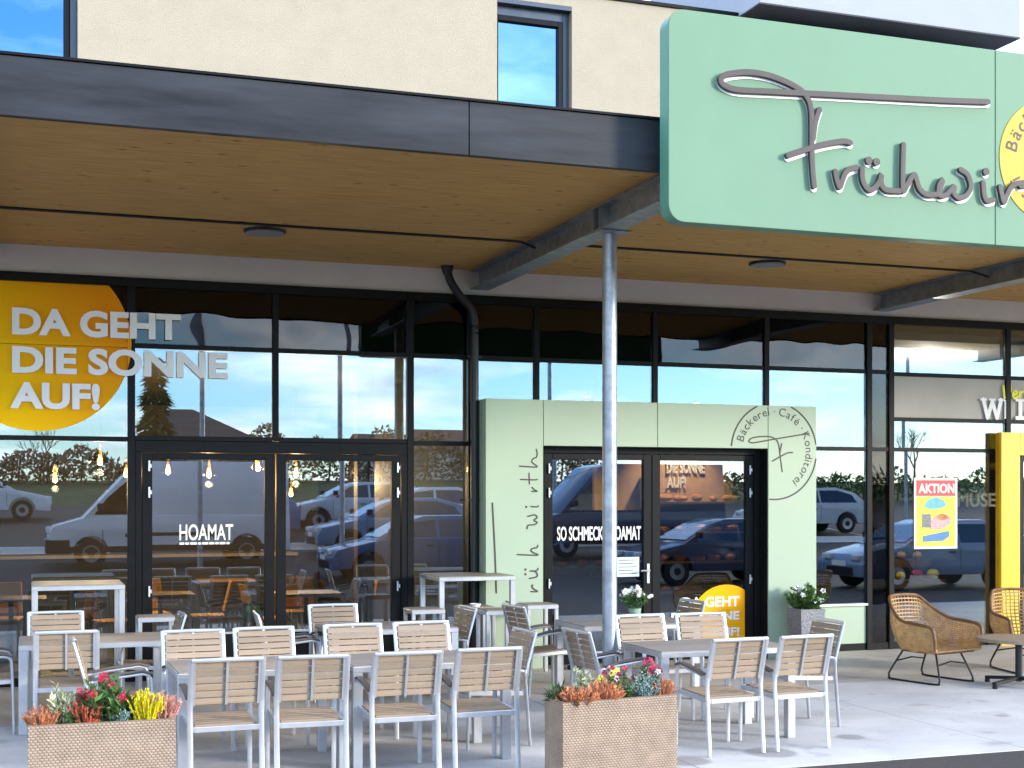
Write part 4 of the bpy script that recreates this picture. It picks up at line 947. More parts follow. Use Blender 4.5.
def leafy(c, r, h, m, label, name='shrub', cat='plant', n=170, L=.045, W=.02, seed=2, flowers=(), upright=.6, group='plants in the flower troughs'):
    if 'trough' in group: r *= 1.08; h *= 1.08; n = int(n * 1.4)
    rng = random.Random(seed); root = thing(name, label, cat, c, 0, group); a, st = MB(), MB()
    stems = []
    for i in range(max(7, n // 14)):
        ang, rr_ = rng.uniform(0, 6.283), r * math.sqrt(rng.random()); b = Vector((rr_ * .3 * math.cos(ang), rr_ * .3 * math.sin(ang), 0))
        tip = Vector((rr_ * math.cos(ang), rr_ * math.sin(ang), h * rng.uniform(.55, 1) * (1 - .35 * (rr_ / r) ** 2))); stems.append((b, tip))
        st.tube([b, (b + tip) / 2 + Vector((0, 0, .01)), tip], .0025, 4)
    for i in range(n):
        b, tip = rng.choice(stems); t = rng.uniform(.25, 1); p = b.lerp(tip, t); d = rdir(rng, -.4) + (tip - b).normalized() * upright
        quad(a, p, d, rdir(rng, .1), L * rng.uniform(.7, 1.2), W * rng.uniform(.7, 1.2))
    a.build('foliage', m, root); st.build('stems', M['leaf_dark'], root)
    for (fm, fn, size, kind) in flowers:
        for i in range(fn):
            f = MB()
            b, tip = stems[(i * 3 + rng.randrange(2)) % len(stems)]; p = tip + Vector((rng.uniform(-.02, .02), rng.uniform(-.02, .02), rng.uniform(0, .025)))
            if kind == 'cluster':
                for q in range(26): quad(f, p + rdir(rng, -1) * size * .45 + Vector((0, 0, size * .4 * rng.random())), rdir(rng, -.2), rdir(rng, -1), size * .45, size * .3)
            else:
                fac = Vector((rng.uniform(-.5, .5), -1, rng.uniform(.2, .9))).normalized(); u = fac.cross(Vector((0, 0, 1))).normalized(); v = u.cross(fac)
                for q in range(5):
                    an = q * 1.2566; quad(f, p, u * math.cos(an) + v * math.sin(an) + fac * .15, fac, size, size * .95)
            f.build('bloom', fm, root)
    return root
def trough(x0, x1, y0, D, H, rz, label):
    L = x1 - x0; t = thing('flower_trough', label, 'planter', (x0, y0, 0), rz, 'woven flower troughs at the terrace edge')
    f = MB(); w_ = .03
    f.box(0, L, 0, w_, .0, H); f.box(0, L, D - w_, D, 0, H); f.box(0, w_, w_, D - w_, 0, H); f.box(L - w_, L, w_, D - w_, 0, H)
    f.build('woven_box', M['wicker'], t)
    MB().box(w_, L - w_, w_, D - w_, H - .1, H - .05).build('soil', M['soil'], t)
    return t, (lambda u, v: (x0 + (u * L) * math.cos(rz) - v * D * math.sin(rz), y0 + u * L * math.sin(rz) + v * D * math.cos(rz), H - .052))
TH = .55
def at_h(px, py, z):
    r = view(px, py); k = (z - EYE) / r.z; return r.x * k, r.y * k
a0, a1 = at_h(28, 726, TH), at_h(176, 719, TH); b0, b1 = at_h(563, 703, TH), at_h(677, 694.5, TH)
tr1, P1 = trough(a0[0], a1[0], (a0[1] + a1[1]) / 2, .30, TH, 0, 'woven beige flower trough at the lower left with red and yellow plants')
tr2, P2 = trough(b0[0], b0[0] + math.hypot(b1[0] - b0[0], b1[1] - b0[1]), b0[1], .27, TH, math.atan2(b1[1] - b0[1], b1[0] - b0[0]), 'woven beige flower trough beside the steel post with orange heather')
heather(P1(.09, .4), .10, .14, M['h_orange'], 'orange heather at the left end of the left trough', seed=3)
leafy(P1(.22, .45), .085, .27, M['leaf_var'], 'cream edged upright plant in the left trough', n=150, L=.055, W=.02, seed=4, upright=1.0)
leafy(P1(.31, .3), .075, .15, M['leaf'], 'low green leafy plant in the left trough beside the cream edged one', n=160, L=.04, W=.014, seed=5)
heather(P1(.40, .4), .09, .19, M['h_rust'], 'rust red heather left of the red bud bush', seed=6)
leafy(P1(.53, .5), .17, .30, M['leaf'], 'bushy green plant with red bud clusters in the middle of the left trough', n=330, L=.075, W=.026, seed=7, flowers=((M['bud_red'], 13, .05, 'cluster'),), upright=.8)
leafy(P1(.63, .25), .06, .13, M['silver'], 'small silvery plant in the left trough', n=150, L=.03, W=.007, seed=8)
leafy(P1(.70, .5), .08, .18, M['leaf_dark'], 'dark green plant beside the yellow heather', n=170, L=.045, W=.014, seed=9)
heather(P1(.81, .45), .095, .20, M['h_yellow'], 'bright yellow heather in the left trough', seed=10, n=60)
heather(P1(.93, .45), .085, .18, M['h_pink'], 'salmon pink heather at the right end of the left trough', seed=11, n=50)
leafy(P2(.06, .6), .09, .16, M['leaf_dark'], 'dark green plant at the left end of the right trough', n=120, L=.07, W=.014, seed=12)
heather(P2(.17, .35), .13, .125, M['h_orange'], 'orange heather at the left of the right trough', seed=13, n=70)
leafy(P2(.28, .75), .09, .26, M['leaf_var'], 'white edged leafy plant behind the two orange heathers', n=130, L=.045, W=.02, seed=14, flowers=())
heather(P2(.42, .4), .115, .145, M['h_orange'], 'second orange heather beside the yellow pansies', seed=15, n=70)
leafy(P2(.50, .65), .08, .24, M['leaf'], 'pale yellow pansies in the right trough', 'pansies', 'flowers', n=90, L=.04, W=.018, seed=16, flowers=((M['petal_yellow'], 9, .026, 'petal'),))
leafy(P2(.60, .8), .09, .25, M['leaf'], 'magenta and white pansies at the back of the right trough', 'pansies', 'flowers', n=90, L=.04, W=.018, seed=17, flowers=((M['petal_purple'], 8, .028, 'petal'), (M['petal_white'], 5, .026, 'petal')))
leafy(P2(.60, .4), .09, .17, M['leaf'], 'feathery green plant in the right trough', n=240, L=.03, W=.008, seed=18)
leafy(P2(.78, .35), .12, .21, M['silver'], 'round silver blue bush in the right trough', n=520, L=.026, W=.007, seed=19)
leafy(P2(.84, .8), .11, .27, M['leaf'], 'pansies with crimson blooms rising at the right of the trough', 'pansies', 'flowers', n=120, L=.045, W=.02, seed=20, flowers=((M['petal_purple'], 12, .03, 'petal'), (M['petal_white'], 3, .024, 'petal'),))
heather(P2(.94, .45), .09, .14, M['h_orange'], 'orange heather at the right end of the right trough', seed=21, n=50)

# pots by the entrance
def flower_pot(x, y, label, plabel, seed):
    H = .62; t = thing('flower_pot', label, 'flower pot', (x, y, 0))
    MB().add([(-.135, -.135, 0), (.135, -.135, 0), (.135, .135, 0), (-.135, .135, 0), (-.165, -.165, H), (.165, -.165, H), (.165, .165, H), (-.165, .165, H), (-.145, -.145, H), (.145, -.145, H), (.145, .145, H), (-.145, .145, H), (-.14, -.14, H - .05), (.14, -.14, H - .05), (.14, .14, H - .05), (-.14, .14, H - .05)],
        [(3, 2, 1, 0), (0, 1, 5, 4), (1, 2, 6, 5), (2, 3, 7, 6), (3, 0, 4, 7), (4, 5, 9, 8), (5, 6, 10, 9), (6, 7, 11, 10), (7, 4, 8, 11), (8, 9, 13, 12), (9, 10, 14, 13), (10, 11, 15, 14), (11, 8, 12, 15)]).build('pot', M['stone_pot'], t)
    MB().box(-.138, .138, -.138, .138, H - .052, H - .045).build('soil', M['soil'], t)
    return leafy((x, y, H - .045), .27, .31, M['leaf'], plabel, 'flowering_plant', 'plant', n=640, L=.075, W=.05, seed=seed, flowers=((M['petal_white'], 9, .04, 'petal'),), group='white flowers at the entrance')
flower_pot(8.76, 14.3, 'square grey stone pot beside the right side of the green portal', 'dark leafy plant with a few white blooms in the stone pot', 31)
tpx, tpy = 5.70, 12.5
t = thing('table_flower_pot', 'small green pot on the table behind the steel post', 'flower pot', (tpx, tpy, .741))
MB().lathe([(.05, 0), (.065, .1), (.068, .102), (.06, .1), (.052, .08)], (0, 0, 0), 18).build('pot', M['int_green'], t, smooth=True)
leafy((tpx, tpy, .83), .19, .21, M['leaf'], 'white flowers in the small pot on the table behind the post', 'flowering_plant', 'plant', n=420, L=.05, W=.02, seed=33, flowers=((M['petal_white'], 80, .021, 'petal'),), group='white flowers at the entrance')
b = thing('standing_ashtray', 'slim steel ash bin standing beside the left side of the green portal', 'bin', (5.86, 14.42, 0))
MB().lathe([(.11, 0), (.11, .05)], (0, 0, 0), 24).build('base', M['black'], b, smooth=True)
MB().lathe([(.075, .051), (.075, .48)], (0, 0, 0), 24).build('body', M['steel'], b, smooth=True)
MB().lathe([(.08, .481), (.08, .54), (.06, .56)], (0, 0, 0), 24).build('lid', M['black'], b, smooth=True)
# ------------------------------------------------------------------ inside the shops, seen through the glass
for i, (px, py, Y, r_, lab) in enumerate((
    (100, 457, 18.6, .15, 'amber glass pendant lamp hanging largest behind the left window'), (55, 475, 20.5, .12, 'amber pendant lamp low behind the leftmost window'),
    (126, 470, 20.5, .11, 'amber pendant lamp beside the thick left mullion'), (168, 467, 19.5, .1, 'amber pendant lamp at the left in the left door glass'),
    (209, 470, 19.5, .1, 'amber pendant lamp above the white door lettering'), (258, 464, 20, .1, 'amber pendant lamp near the middle of the left doors'),
    (268, 489, 22, .1, 'lower amber pendant lamp next to the left door stile'), (296, 470, 19.5, .1, 'amber pendant lamp at the left of the right door glass'),
    (291, 490, 22, .1, 'lower amber pendant lamp in the right door glass'), (358, 468, 20, .1, 'amber pendant lamp at the right of the right door glass'))):
    x, z = wall(px, py, Y)
    p = thing('pendant_lamp', lab, 'lamp', (x, Y, z), 0, 'pendant lamps in the left shop')
    MB().tube([(0, 0, .2), (0, 0, 3.5 - z)], .006, 6).build('cable', M['black'], p)
    MB().lathe([(r_, -.08), (r_ * .95, -.02), (r_ * .55, .1), (r_ * .3, .19), (r_ * .32, .21)], (0, 0, 0), 20, False).build('shade', M['amber'], p, smooth=True)
    MB().lathe([(.004, -.11), (.03, -.09), (.034, -.06), (.015, .03)], (0, 0, 0), 12).build('bulb', M['bulb'], p, smooth=True)
    if i in (0, 1, 4, 7, 9):
        ld = bpy.data.lights.new('bulb_light', 'POINT'); ld.energy = 40; ld.color = (1, .66, .3); ld.shadow_soft_size = .05
        lo = bpy.data.objects.new('bulb_light', ld); COL.objects.link(lo); lo.parent = p; lo.location = (0, 0, -.2)
def cafe_chair():
    t = thing('yellow_chair', 'x', 'chair', (0, 0, 0), 0, 'yellow chairs inside the left shop')
    MB().box(-.21, .21, -.2, .22, .43, .46).build('seat', M['yellow_seat'], t, .01)
    MB().add([(-.2, -.2, .5), (.2, -.2, .5), (.2, -.18, .5), (-.2, -.18, .5), (-.18, -.29, .88), (.18, -.29, .88), (.18, -.27, .88), (-.18, -.27, .88)], [(0, 1, 2, 3), (4, 5, 6, 7), (0, 1, 5, 4), (1, 2, 6, 5), (2, 3, 7, 6), (3, 0, 4, 7)]).build('backrest', M['yellow_seat'], t, .006)
    for sx in (-1, 1):
        MB().tube([(sx * .2, .2, 0), (sx * .18, .18, .43)], .014, 6).build('leg', M['int_wood'], t); MB().tube([(sx * .2, -.24, 0), (sx * .18, -.19, .43), (sx * .18, -.2, .52)], .014, 6).build('leg', M['int_wood'], t)
    return t
cc = cafe_chair()
it = thing('cafe_table', 'x', 'table', (0, 0, 0), 0, 'wooden tables inside the left shop')
MB().box(-.4, .4, -.35, .35, .72, .75).build('tabletop', M['int_wood'], it, .004)
MB().tube([(0, 0, .02), (0, 0, .719)], .03, 10).lathe([(.22, 0), (.22, .02)], (0, 0, 0), 20).build('pedestal', M['black'], it)
index_children()
for i, (x, y) in enumerate(((-.2, 17.4), (1.55, 17.6), (3.3, 17.2), (.6, 20), (2.7, 20.2))):
    place(it, (x, y, 0), 0, 'wooden table behind the glass, ' + ('at the leftmost window', 'behind the left door leaf', 'behind the right door leaf', 'deep inside the left window', 'deep inside behind the doors')[i])
for i, (x, y, rz) in enumerate(((.45, 17.3, 1.7), (.95, 17.3, -1.3), (2.15, 17.7, 1.5), (2.75, 17.0, -1.4), (3.9, 17.2, 1.8), (-.3, 18.1, 3.0), (1.5, 18.3, 3.3), (3.4, 18.0, 3.1))):
    place(cc, (x, y, 0), rz, 'yellow chair behind the glass, ' + ('right of the leftmost table', 'left of the door table', 'right of the door table', 'left of the right door table', 'right of the right door table', 'behind the leftmost table', 'behind the left door table', 'behind the right door table')[i])
def sign_card(px, py, Y, w_, h_, lab):
    x, z = wall(px, py, Y); t = thing('table_card', lab, 'card', (x, Y, z))
    MB().box(-w_ / 2, w_ / 2, 0, .01, -h_ / 2, h_ / 2).build('card', M['leaf'], t); MB().box(-w_ / 2 + .03, w_ / 2 - .03, -.004, -.001, 0, h_ / 2 - .03).build('print', M['lime'], t)
sign_card(253, 612, 15.25, .22, .2, 'green card with yellow print behind the foot of the door glass')
for x, y, lab in ((3.98, 16.9, 'pale timber column inside behind the right door glass'),):
    t = thing('timber_column', lab, 'column', (x, y, 0)); MB().box(-.11, .11, -.11, .11, 0, 3.5).build('shaft', M['int_wood'], t, .01); MB().box(-.13, .13, -.13, .13, 0, .1).build('plinth', M['int_dark'], t)
# left shop: long counter and wall shelf
t = thing('shop_counter', 'long timber counter at the back of the left shop', 'counter', (1.5, 22.6, 0))
MB().box(-4, 2.6, -.35, .35, 0, 1.0).build('front', M['int_dark'], t); MB().box(-4.03, 2.63, -.4, .4, 1.0, 1.05).build('worktop', M['wood_top'], t)
# bakery: display counter, bread shelves, slogan
t = thing('bakery_counter', 'glass bakery counter with loaves behind the portal doors', 'counter', (6.7, 18.0, 0))
MB().box(-1.6, 1.6, -.45, .45, 0, .85).build('base', M['int_dark'], t, .01); MB().box(-1.6, 1.6, -.45, -.435, .85, 1.35).box(-1.6, 1.6, -.45, .2, 1.35, 1.365).build('display_glass', M['glass_door'], t)
MB().box(-1.58, 1.58, -.42, .3, .95, .965).build('shelf', M['alu'], t)
def loaf(x, y, z, L, r_, lab, grp, rz=0.3):
    k = MB((x, y, z)); k.lathe([(.004, -L / 2), (r_ * .7, -L * .42), (r_, -L * .15), (r_, L * .15), (r_ * .7, L * .42), (.004, L / 2)], (0, 0, 0), 10)
    k.v = [Vector((x + v.z * math.cos(rz) - v.x * math.sin(rz), y + v.z * math.sin(rz) + v.x * math.cos(rz), z + v.y * .75 + r_ * .75)) for v in k.v]
    o = k.build('loaf', M['bread'], smooth=True); o.location = (x, y, z); tag(o, lab, 'bread', grp)
rng = random.Random(5)
for i in range(11): loaf(5.25 + i * .29, 17.75 + rng.uniform(-.05, .08), .967, rng.uniform(.2, .28), rng.uniform(.055, .075), 'brown loaf in the bakery counter behind the portal doors', 'loaves in the counter', rng.uniform(-.5, 1))
t = thing('bread_shelf', 'dark shelf unit full of bread against the warm bakery wall', 'shelf', (9.55, 18.75, 0))
for z in (.5, .95, 1.4, 1.85): MB().box(-.75, .75, -.2, .2, z, z + .03).build('shelf_board', M['int_wood'], t)
MB().box(-.78, -.75, -.2, .2, 0, 2.3).box(.75, .78, -.2, .2, 0, 2.3).build('upright', M['black'], t); MB().box(-.75, .75, .17, .2, .3, 1.85).build('back', M['int_dark'], t)
for z in (.53, .98, 1.43, 1.88):
    for i in range(5): loaf(9.0 + i * .28, 18.7, z, rng.uniform(.2, .3), rng.uniform(.06, .09), 'round loaf on the bread shelf inside the bakery', 'loaves on the shelf', rng.uniform(-.6, .9))
sx, sz = wall(666, 488, 18.98); ex, ez = wall(704, 462, 18.98)
t = MB((sx, 18.98, sz)); text(t, 'DIE SONNE', sx, sx + (ex - sx) * 1.0, sz + (ez - sz) * .56, ez, 18.95, .03, .03); text(t, 'AUF!', sx, sx + (ex - sx) * .5, sz, sz + (ez - sz) * .44, 18.95, .03, .03)
o = t.build('wall_slogan', M['white']); o.location = (sx, 18.98, sz); tag(o, 'raised slogan letters on the warm wall behind the right portal door', 'lettering')
for x, y, lab in ((7.3, 17.6, 'small warm spotlight over the bakery counter'), (9.3, 18.2, 'small warm spotlight over the bread shelf')):
    t = thing('spotlight', lab, 'lamp', (x, y, 3.5), 0, 'bakery spotlights'); MB().lathe([(.05, -.16), (.055, 0)], (0, 0, 0), 14).build('housing', M['black'], t); MB().lathe([(.001, -.164), (.042, -.162)], (0, 0, 0), 14).build('lens', M['spot'], t)
    ld = bpy.data.lights.new('spot_light', 'SPOT'); ld.energy = 70; ld.color = (1, .72, .42); ld.spot_size = R(80); ld.spot_blend = .6; ld.shadow_soft_size = .04
    lo = bpy.data.objects.new('spot_light', ld); COL.objects.link(lo); lo.parent = t; lo.location = (0, 0, -.18); lo.rotation_euler = (R(28), 0, 0)
# green column of the bakery and a yellow hanging bag
# right shop: produce stand
t = thing('produce_stand', 'wooden vegetable stand with lettered board inside the right shop', 'stand', (12.1, 18.5, 0))
MB().box(-1.4, 1.4, .4, .45, 0, 2.6).build('back_board', M['int_dark'], t)
for i, (y, z) in enumerate(((-.5, .55), (-.1, .85), (.2, 1.15))): MB().box(-1.3, 1.3, y - .2, y + .2, z, z + .12).build('tray', M['int_wood'], t)
x0, z0 = wall(938, 507, 18.84); x1, z1 = wall(997, 490, 18.84)
q = MB((12.1, 18.5, 0)); text(q, 'GEMÜSE', x0, x1, z0, z1, 18.87, .02, .02); q.build('board_lettering', M['blind'], t)
rng = random.Random(9)
for i in range(26):
    y, z = ((-.5, .67), (-.1, .97), (.2, 1.27))[i % 3]; x = 12.1 - 1.2 + (i // 3) * .3
    r_ = rng.uniform(.07, .1); m_ = M[('h_yellow', 'orange', 'leaf', 'bud_red')[rng.randrange(4)]]
    o = MB().lathe([(.01, 0), (r_ * .8, r_ * .3), (r_, r_ * .8), (r_ * .7, r_ * 1.4), (.02, r_ * 1.6)], (0, 0, 0), 10).build('vegetable', m_, smooth=True); o.location = (x, 18.5 + y, z - .0); tag(o, 'vegetable heaped on the stand inside the right shop', 'vegetable', 'vegetables on the stand')
t = thing('ceiling_spot', 'small lit ceiling spot at the top of the right shop window', 'lamp', (*wall(929, 327, 15.9)[:1], 15.9, 4.0)); MB().lathe([(.002, -.012), (.05, -.01), (.055, 0)], (0, 0, 0), 14).build('lens', M['spot'], t)
ld = bpy.data.lights.new('shop_light', 'POINT'); ld.energy = 50; ld.color = (1, .85, .65); lo = bpy.data.objects.new('shop_light', ld); COL.objects.link(lo); lo.parent = t; lo.location = (.4, .6, -.3)

# ------------------------------------------------------------------ the car park opposite, mirrored in the glass
def make_car(paintm, kind, label, loc, rz, group='vehicles mirrored in the glass'):
    t = thing('parked_van' if kind == 'van' else 'parked_car', label, 'van' if kind == 'van' else 'car', loc, rz, group)
    if kind == 'van':
        L, hw = 5.6, 1.0; xs = (.95, 4.55); rw = .34
        low = [(0, .35), (0, .75), (.12, .98), (.75, 1.16), (1.25, 1.2), (5.58, 1.2), (5.6, .35)]
        cab = [(.78, 1.17), (1.68, 2.14), (1.95, 2.38), (2.3, 2.46), (5.55, 2.46), (5.58, 1.17)]
        win = [(1.02, 1.24), (1.30, 1.62), (1.80, 2.06), (2.3, 2.1), (2.3, 1.24)]; wins = [win]; ws = ((.93, 1.30), (1.66, 2.08))
    else:
        L, hw = 4.2, .88; xs = (.82, 3.36); rw = .315
        low = [(0, .28), (-.02, .55), (.12, .74), (.95, .92), (1.2, .95), (4.05, .98), (4.2, .8), (4.18, .28)]
        cab = [(1.0, .93), (1.75, 1.36), (2.1, 1.46), (3.1, 1.47), (3.75, 1.30), (4.12, .96)]
        wins = [[(1.32, .99), (1.82, 1.32), (2.35, 1.38), (2.35, .99)], [(2.42, .99), (2.42, 1.38), (3.1, 1.38), (3.6, 1.24), (3.75, .99)]]; ws = ((1.1, 1.0), (1.72, 1.34))
    zt = max(p[1] for p in cab); zb = cab[0][1]
    def wid(z): return hw - (0.02 + .20 * max(0, (z - zb) / (zt - zb)) if kind != 'van' else .02 + .1 * max(0, (z - zb) / (zt - zb)))
    # lower body with wheel arches cut into its outline
    out = list(low[:-1]) + [low[-1]]
    for xc in reversed(xs):
        for k in range(9):
            a = math.pi * k / 8; out.append((xc + (rw + .07) * math.cos(a), max(low[0][1], rw + (rw + .07) * math.sin(a))))
    b = MB(); b.prism(out, -hw, hw); body = b.build('body', paintm, t, .035, True, 2)
    n = len(cab); c = MB(); c.add([(x, -wid(z), z) for x, z in cab] + [(x, wid(z), z) for x, z in cab], [tuple(range(n)), tuple(range(2 * n - 1, n - 1, -1))] + [(i, i + n, (i + 1) % n + n, (i + 1) % n) for i in range(n)])
    c.build('cabin', paintm, t, .03, True, 2)
    for wv in wins:
        for s in (-1, 1):
            m_ = len(wv); MB().add([(x, s * (wid(z) + .004), z) for x, z in wv] + [(x, s * (wid(z) - .03), z) for x, z in wv], [tuple(range(m_)), tuple(range(2 * m_ - 1, m_ - 1, -1))] + [(i, i + m_, (i + 1) % m_ + m_, (i + 1) % m_) for i in range(m_)]).build('side_window', M['glass_car'], t)
            MB().add([(x, s * (wid(z) + .002), z) for x, z in wv] + [(x, s * (wid(z) - .03), z) for x, z in wv], [tuple(range(m_))]).build('side_window', M['black'], t)
    (xa, za), (xb, zb2) = ws; dx, dz = xb - xa, zb2 - za; ln = math.hypot(dx, dz); nx, nz = -dz / ln * .006 - .004, dx / ln * .006 + .004
    MB().add([(xa + nx, -wid(za) + .1, za + nz), (xa + nx, wid(za) - .1, za + nz), (xb + nx, wid(zb2) - .1, zb2 + nz), (xb + nx, -wid(zb2) + .1, zb2 + nz)], [(0, 1, 2, 3)]).build('windscreen', M['car_mid'], t)
    for xc in xs:
        for s in (-1, 1):
            w_ = MB(); w_.lathe([(rw * .6, -.1), (rw * .95, -.1), (rw, -.06), (rw, .06), (rw * .95, .1), (rw * .6, .1)], (0, 0, 0), 24); w_.v = [Vector((xc + v.x, s * (hw - .1) + v.z, rw + v.y)) for v in w_.v]
            wo = w_.build('wheel', M['tyre'], t, smooth=True)
            q = MB(); q.lathe([(.02, .09), (rw * .58, .1), (rw * .6, .085)], (0, 0, 0), 20); q.v = [Vector((xc + v.x, s * (hw - .1 + v.z + .006), rw + v.y)) for v in q.v]; q.build('rim', M['rim'], wo)
    for s in (-1, 1):
        MB().box(-.03, .16, s * (hw - .34) - .14, s * (hw - .34) + .14, low[1][1] + .06, low[1][1] + .2).build('headlamp', M['lampglass'], t, .03)
        MB().box(ws[0][0] + .15, ws[0][0] + .27, s * (hw + .1) - .1, s * (hw + .1) + .1, za + .05, za + .2).build('wing_mirror', M['black'], t, .02)
    MB().box(-.035, .05, -hw * .55, hw * .55, low[0][1] + .02, low[0][1] + .2).build('grille', M['black'], t, .01)
    if kind == 'van':
        MB().box(-.05, .5, -hw - .012, hw + .012, .34, .68).build('bumper', M['black'], t, .03)
        MB().box(1.7, 4.0, -hw - .012, hw + .012, .72, .8).build('rub_strip', M['black'], t, .01)
    MB().box(-.045, -.036, -.26, .26, low[0][1] + .22, low[0][1] + .33).build('number_plate', M['white'], t)
    for s in (-1, 1):
        MB().box(L - .02, L + .012, s * (hw - .14) - .1, s * (hw - .14) + .1, .72, .95).build('tail_lamp', M['red'], t, .01)
        for xd in ((1.25, 2.38) if kind != 'van' else (1.2, 2.3, 3.6)):
            MB().box(xd, xd + .012, s * hw - .003, s * hw + .003, low[0][1] + .14, .9).build('door_seam', M['black'], t)
        MB().box(2.1, 2.26, s * hw - .012, s * hw + .012, .78, .81).build('door_handle', M['black'], t, .004)
    if kind == 'estate' or kind == 'van':
        MB().box(.3, L - .3, -hw - .004, hw + .004, low[0][1] + .02, low[0][1] + .16).build('sill_trim', M['black'], t)
    return t
def car_at(kind, paintm, x, y, label, ang=0): return make_car(paintm, kind, label, (x, y, lot_z(y)), ang)
car_at('van', M['car_white'], .35, -3.9, 'white van mirrored in the left window and left door')
car_at('hatch', M['car_white'], -3.8, -15.0, 'white hatchback mirrored at the far left edge of the glass', 0)
bpy.data.objects['parked_car'].rotation_euler.z = math.pi; bpy.data.objects['parked_car'].location.x = .55
car_at('hatch', M['car_silver'], 7.3, -11.2, 'silver hatchback mirrored in the upper part of the right door')
car_at('hatch', M['car_white'], 8.6, -8.8, 'white hatchback mirrored between the two other cars in the right door')
car_at('hatch', M['car_mid'], 6.9, -5.2, 'steel blue hatchback mirrored low in the right door')
car_at('van', M['car_dark'], 12.2, -4.4, 'dark van mirrored in the left portal door')
car_at('hatch', M['car_dark'], 12.6, 1.6, 'dark car mirrored across the lower portal doors')
car_at('hatch', M['car_mid'], 16.2, 4.9, 'blue car mirrored in the window with the poster')
car_at('hatch', M['car_silver'], 21.5, -9, 'silver car mirrored far behind the poster window')
car_at('hatch', M['car_blue'], 3.0, 1.9 - 3.0 - .0 - 8.0, 'dark blue car hidden behind the white van in the mirror image')
car_at('hatch', M['car_blue'], 6.3, -.6, 'dark blue car whose bonnet is mirrored at the foot of the right door')
# house, trees and lamp posts beyond the car park
hb = thing('neighbour_house', 'house with a dark pitched roof mirrored beside the spruce', 'house', (8.2, -42, 2.6))
MB().box(-2.6, 2.6, -4, 4, 0, 2.0).build('wall', M['cream'], hb)
MB().add([(-3.2, -4.6, 1.9), (3.2, -4.6, 1.9), (3.2, 4.6, 1.9), (-3.2, 4.6, 1.9), (-1.6, 0, 4.0), (-.4, 0, 4.0)], [(3, 2, 1, 0), (0, 1, 5, 4), (1, 2, 5), (2, 3, 4, 5), (3, 0, 4)]).build('roof', M['fascia'], hb)
for x in (-2.2, .6): q = MB().box(x, x + 1.2, 4.0, 4.05, .7, 1.8).build('window', M['frame'], hb); MB().box(x + .08, x + 1.12, 4.051, 4.06, .78, 1.72).build('pane', M['car_mid'], q)
hb = thing('neighbour_house', 'long low house mirrored beyond the cars in the right door', 'house', (21.5, -44, 2.6))
MB().box(-4, 4, -4, 4, 0, 1.9).build('wall', M['band'], hb)
MB().add([(-4.5, -4.6, 1.8), (4.5, -4.6, 1.8), (4.5, 4.6, 1.8), (-4.5, 4.6, 1.8), (-4.5, 0, 3.0), (4.5, 0, 3.0)], [(3, 2, 1, 0), (0, 1, 5, 4), (2, 3, 4, 5), (3, 0, 4), (1, 2, 5)]).build('roof', mat('clay_tile', (.2, .09, .06, 1), .8, var=.2), hb)
for x in (-3, 1): q = MB().box(x, x + 1.3, 4.0, 4.05, .6, 1.6).build('window', M['frame'], hb); MB().box(x + .08, x + 1.22, 4.051, 4.06, .68, 1.52).build('pane', M['car_mid'], q)
def spruce(x, y, z, h, r_, seed, label):
    rng = random.Random(seed); t = thing('spruce_tree', label, 'tree', (x, y, z), 0, 'conifers beyond the car park'); MB().tube([(0, 0, 0), (0, 0, h * .5), (0, 0, h * .97)], .16, 8).build('trunk', M['bark'], t)
    c = MB()
    for i in range(1500):
        u = rng.random() ** .7; zz_ = h * (.1 + .9 * (1 - u)) ; rad = r_ * u * rng.uniform(.25, 1) * (0.8 + .3 * math.sin(zz_ * 4 + seed)); a = rng.uniform(0, 6.283)
        quad(c, (rad * .8 * math.cos(a), rad * .8 * math.sin(a), zz_), (math.cos(a), math.sin(a), -.35 + rng.uniform(-.3, .3)), (0, 0, 1), rng.uniform(.4, .8), rng.uniform(.16, .3))
    c.build('crown', M['leaf_dark'], t)
def bare_tree(x, y, z, h, seed, label):
    rng = random.Random(seed); t = thing('bare_tree', label, 'tree', (x, y, z), 0, 'leafless trees beyond the car park'); tr, cr = MB(), MB()
    def grow(p, d, L, r_, lvl):
        q = p + d * L; (tr if lvl < 2 else cr).tube([p, p.lerp(q, .5) + Vector((rng.uniform(-.04, .04), rng.uniform(-.04, .04), 0)) * L, q], r_, 5 if lvl < 2 else 3)
        if lvl >= 5: return
        for k in range(3 if lvl < 4 else 2):
            nd = (d + rdir(rng, -.3) * .75).normalized(); nd.z = abs(nd.z) * .8 + .15; grow(q if k else p.lerp(q, .7), nd.normalized(), L * rng.uniform(.62, .8), r_ * .62, lvl + 1)
    grow(Vector((0, 0, 0)), Vector((0, 0, 1)), h * .28, h * .016, 0)
    tr.build('trunk', M['bark'], t); cr.build('branches', M['bark'], t)
spruce(5.6, -38, 2.6, 6.2, 1.15, 3, 'tall dark spruce mirrored between the slogan and the roof')
spruce(-9, -40, 2.6, 6, 1.8, 4, 'shorter spruce left of the tall one, out of the mirror edge')
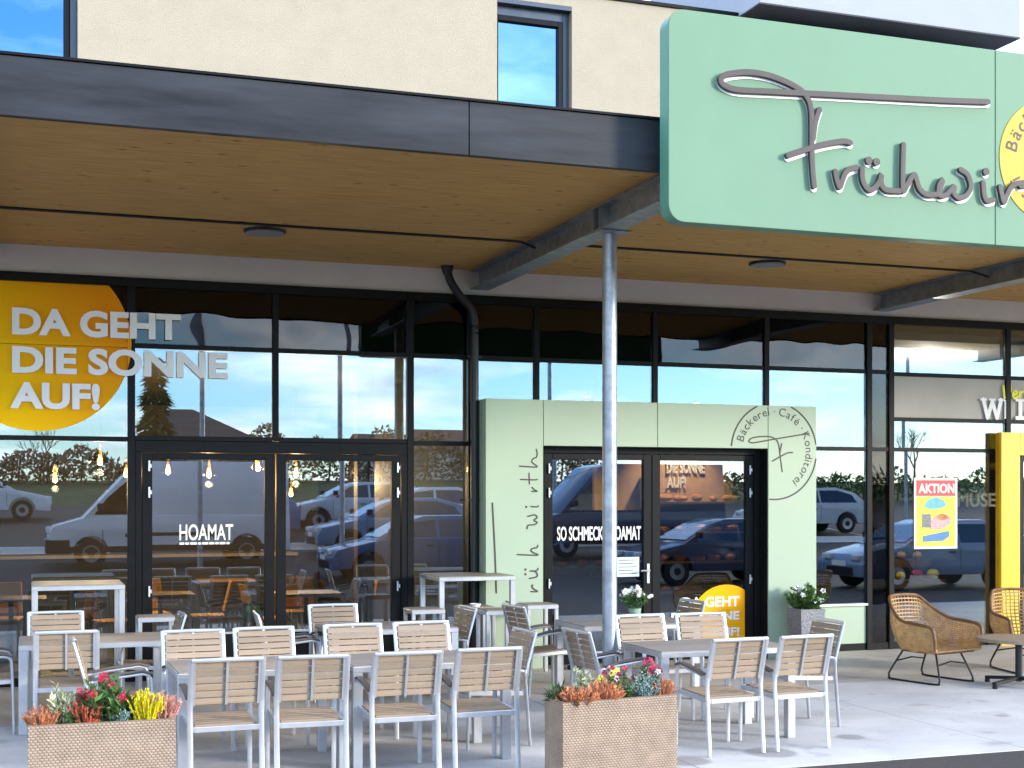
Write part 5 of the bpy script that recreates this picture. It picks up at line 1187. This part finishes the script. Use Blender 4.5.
for i, (x, y, h, lab) in enumerate(((31, -26, 4.6, 'round bare tree mirrored right of the green portal'), (36, -30, 3.6, 'bare tree mirrored beside the dark side pane'), (41, -27, 3.6, 'bare tree mirrored above the poster'), (-3, -34, 3.2, 'bare tree mirrored at the left edge'), (.5, -36, 3, 'bare tree mirrored below the sun disc'))):
    bare_tree(x, y, 2.6, h, 40 + i, lab)
M['hedge_brown'] = leafmat('hedge_brown', (0.24, 0.16, 0.085, 1))
hedge_rng = random.Random(8)
for i, (x0, x1, y, h, m_, lab) in enumerate(((-14, 5, -30, 1.5, M['hedge_brown'], 'brown autumn hedge mirrored behind the white van'), (8, 26, -31, 2.5, M['hedge_brown'], 'brown autumn hedge mirrored behind the parked cars'), (27, 60, -22, 1.25, M['leaf'], 'dark green hedge mirrored in the right windows'))):
    t = thing('hedge', lab, 'hedge', ((x0 + x1) / 2, y, lot_z(y)), 0, 'hedges beyond the car park'); c = MB()
    for k in range(6500):
        xx, yy, z_ = hedge_rng.uniform(x0, x1) - (x0 + x1) / 2, hedge_rng.uniform(-.7, .7), h * hedge_rng.random() ** .8
        z_ *= .8 + .3 * math.sin(xx * 1.7 + i) * math.sin(xx * .63)
        quad(c, (xx, yy, z_), rdir(hedge_rng, -.3), rdir(hedge_rng, -1), hedge_rng.uniform(.14, .3), hedge_rng.uniform(.08, .16))
    c.build('foliage', m_, t)
    s_ = MB()
    for k in range(24): xx = hedge_rng.uniform(x0, x1) - (x0 + x1) / 2; s_.tube([(xx, 0, -.1), (xx + .1, 0, h * .8)], .04, 5)
    s_.build('stems', M['bark'], t)
for i, (x, y, lab) in enumerate(((3.7, -2.0, 'slim lamp post mirrored left of the first upper mullion'), (6.9, -1.5, 'slim lamp post mirrored in the glass above the right door'), (14.2, -7, 'slim lamp post mirrored above the portal'), (27, -8, 'slim lamp post mirrored in the poster window'))):
    t = thing('lamp_post', lab, 'lamp post', (x, y, lot_z(y)), 0, 'lamp posts in the car park'); MB().tube([(0, 0, 0), (0, 0, 7)], .06, 10).build('pole', M['steel'], t)
    MB().box(-.12, .12, 0, .6, 6.98, 7.08).build('lamp_head', M['fascia'], t, .02)
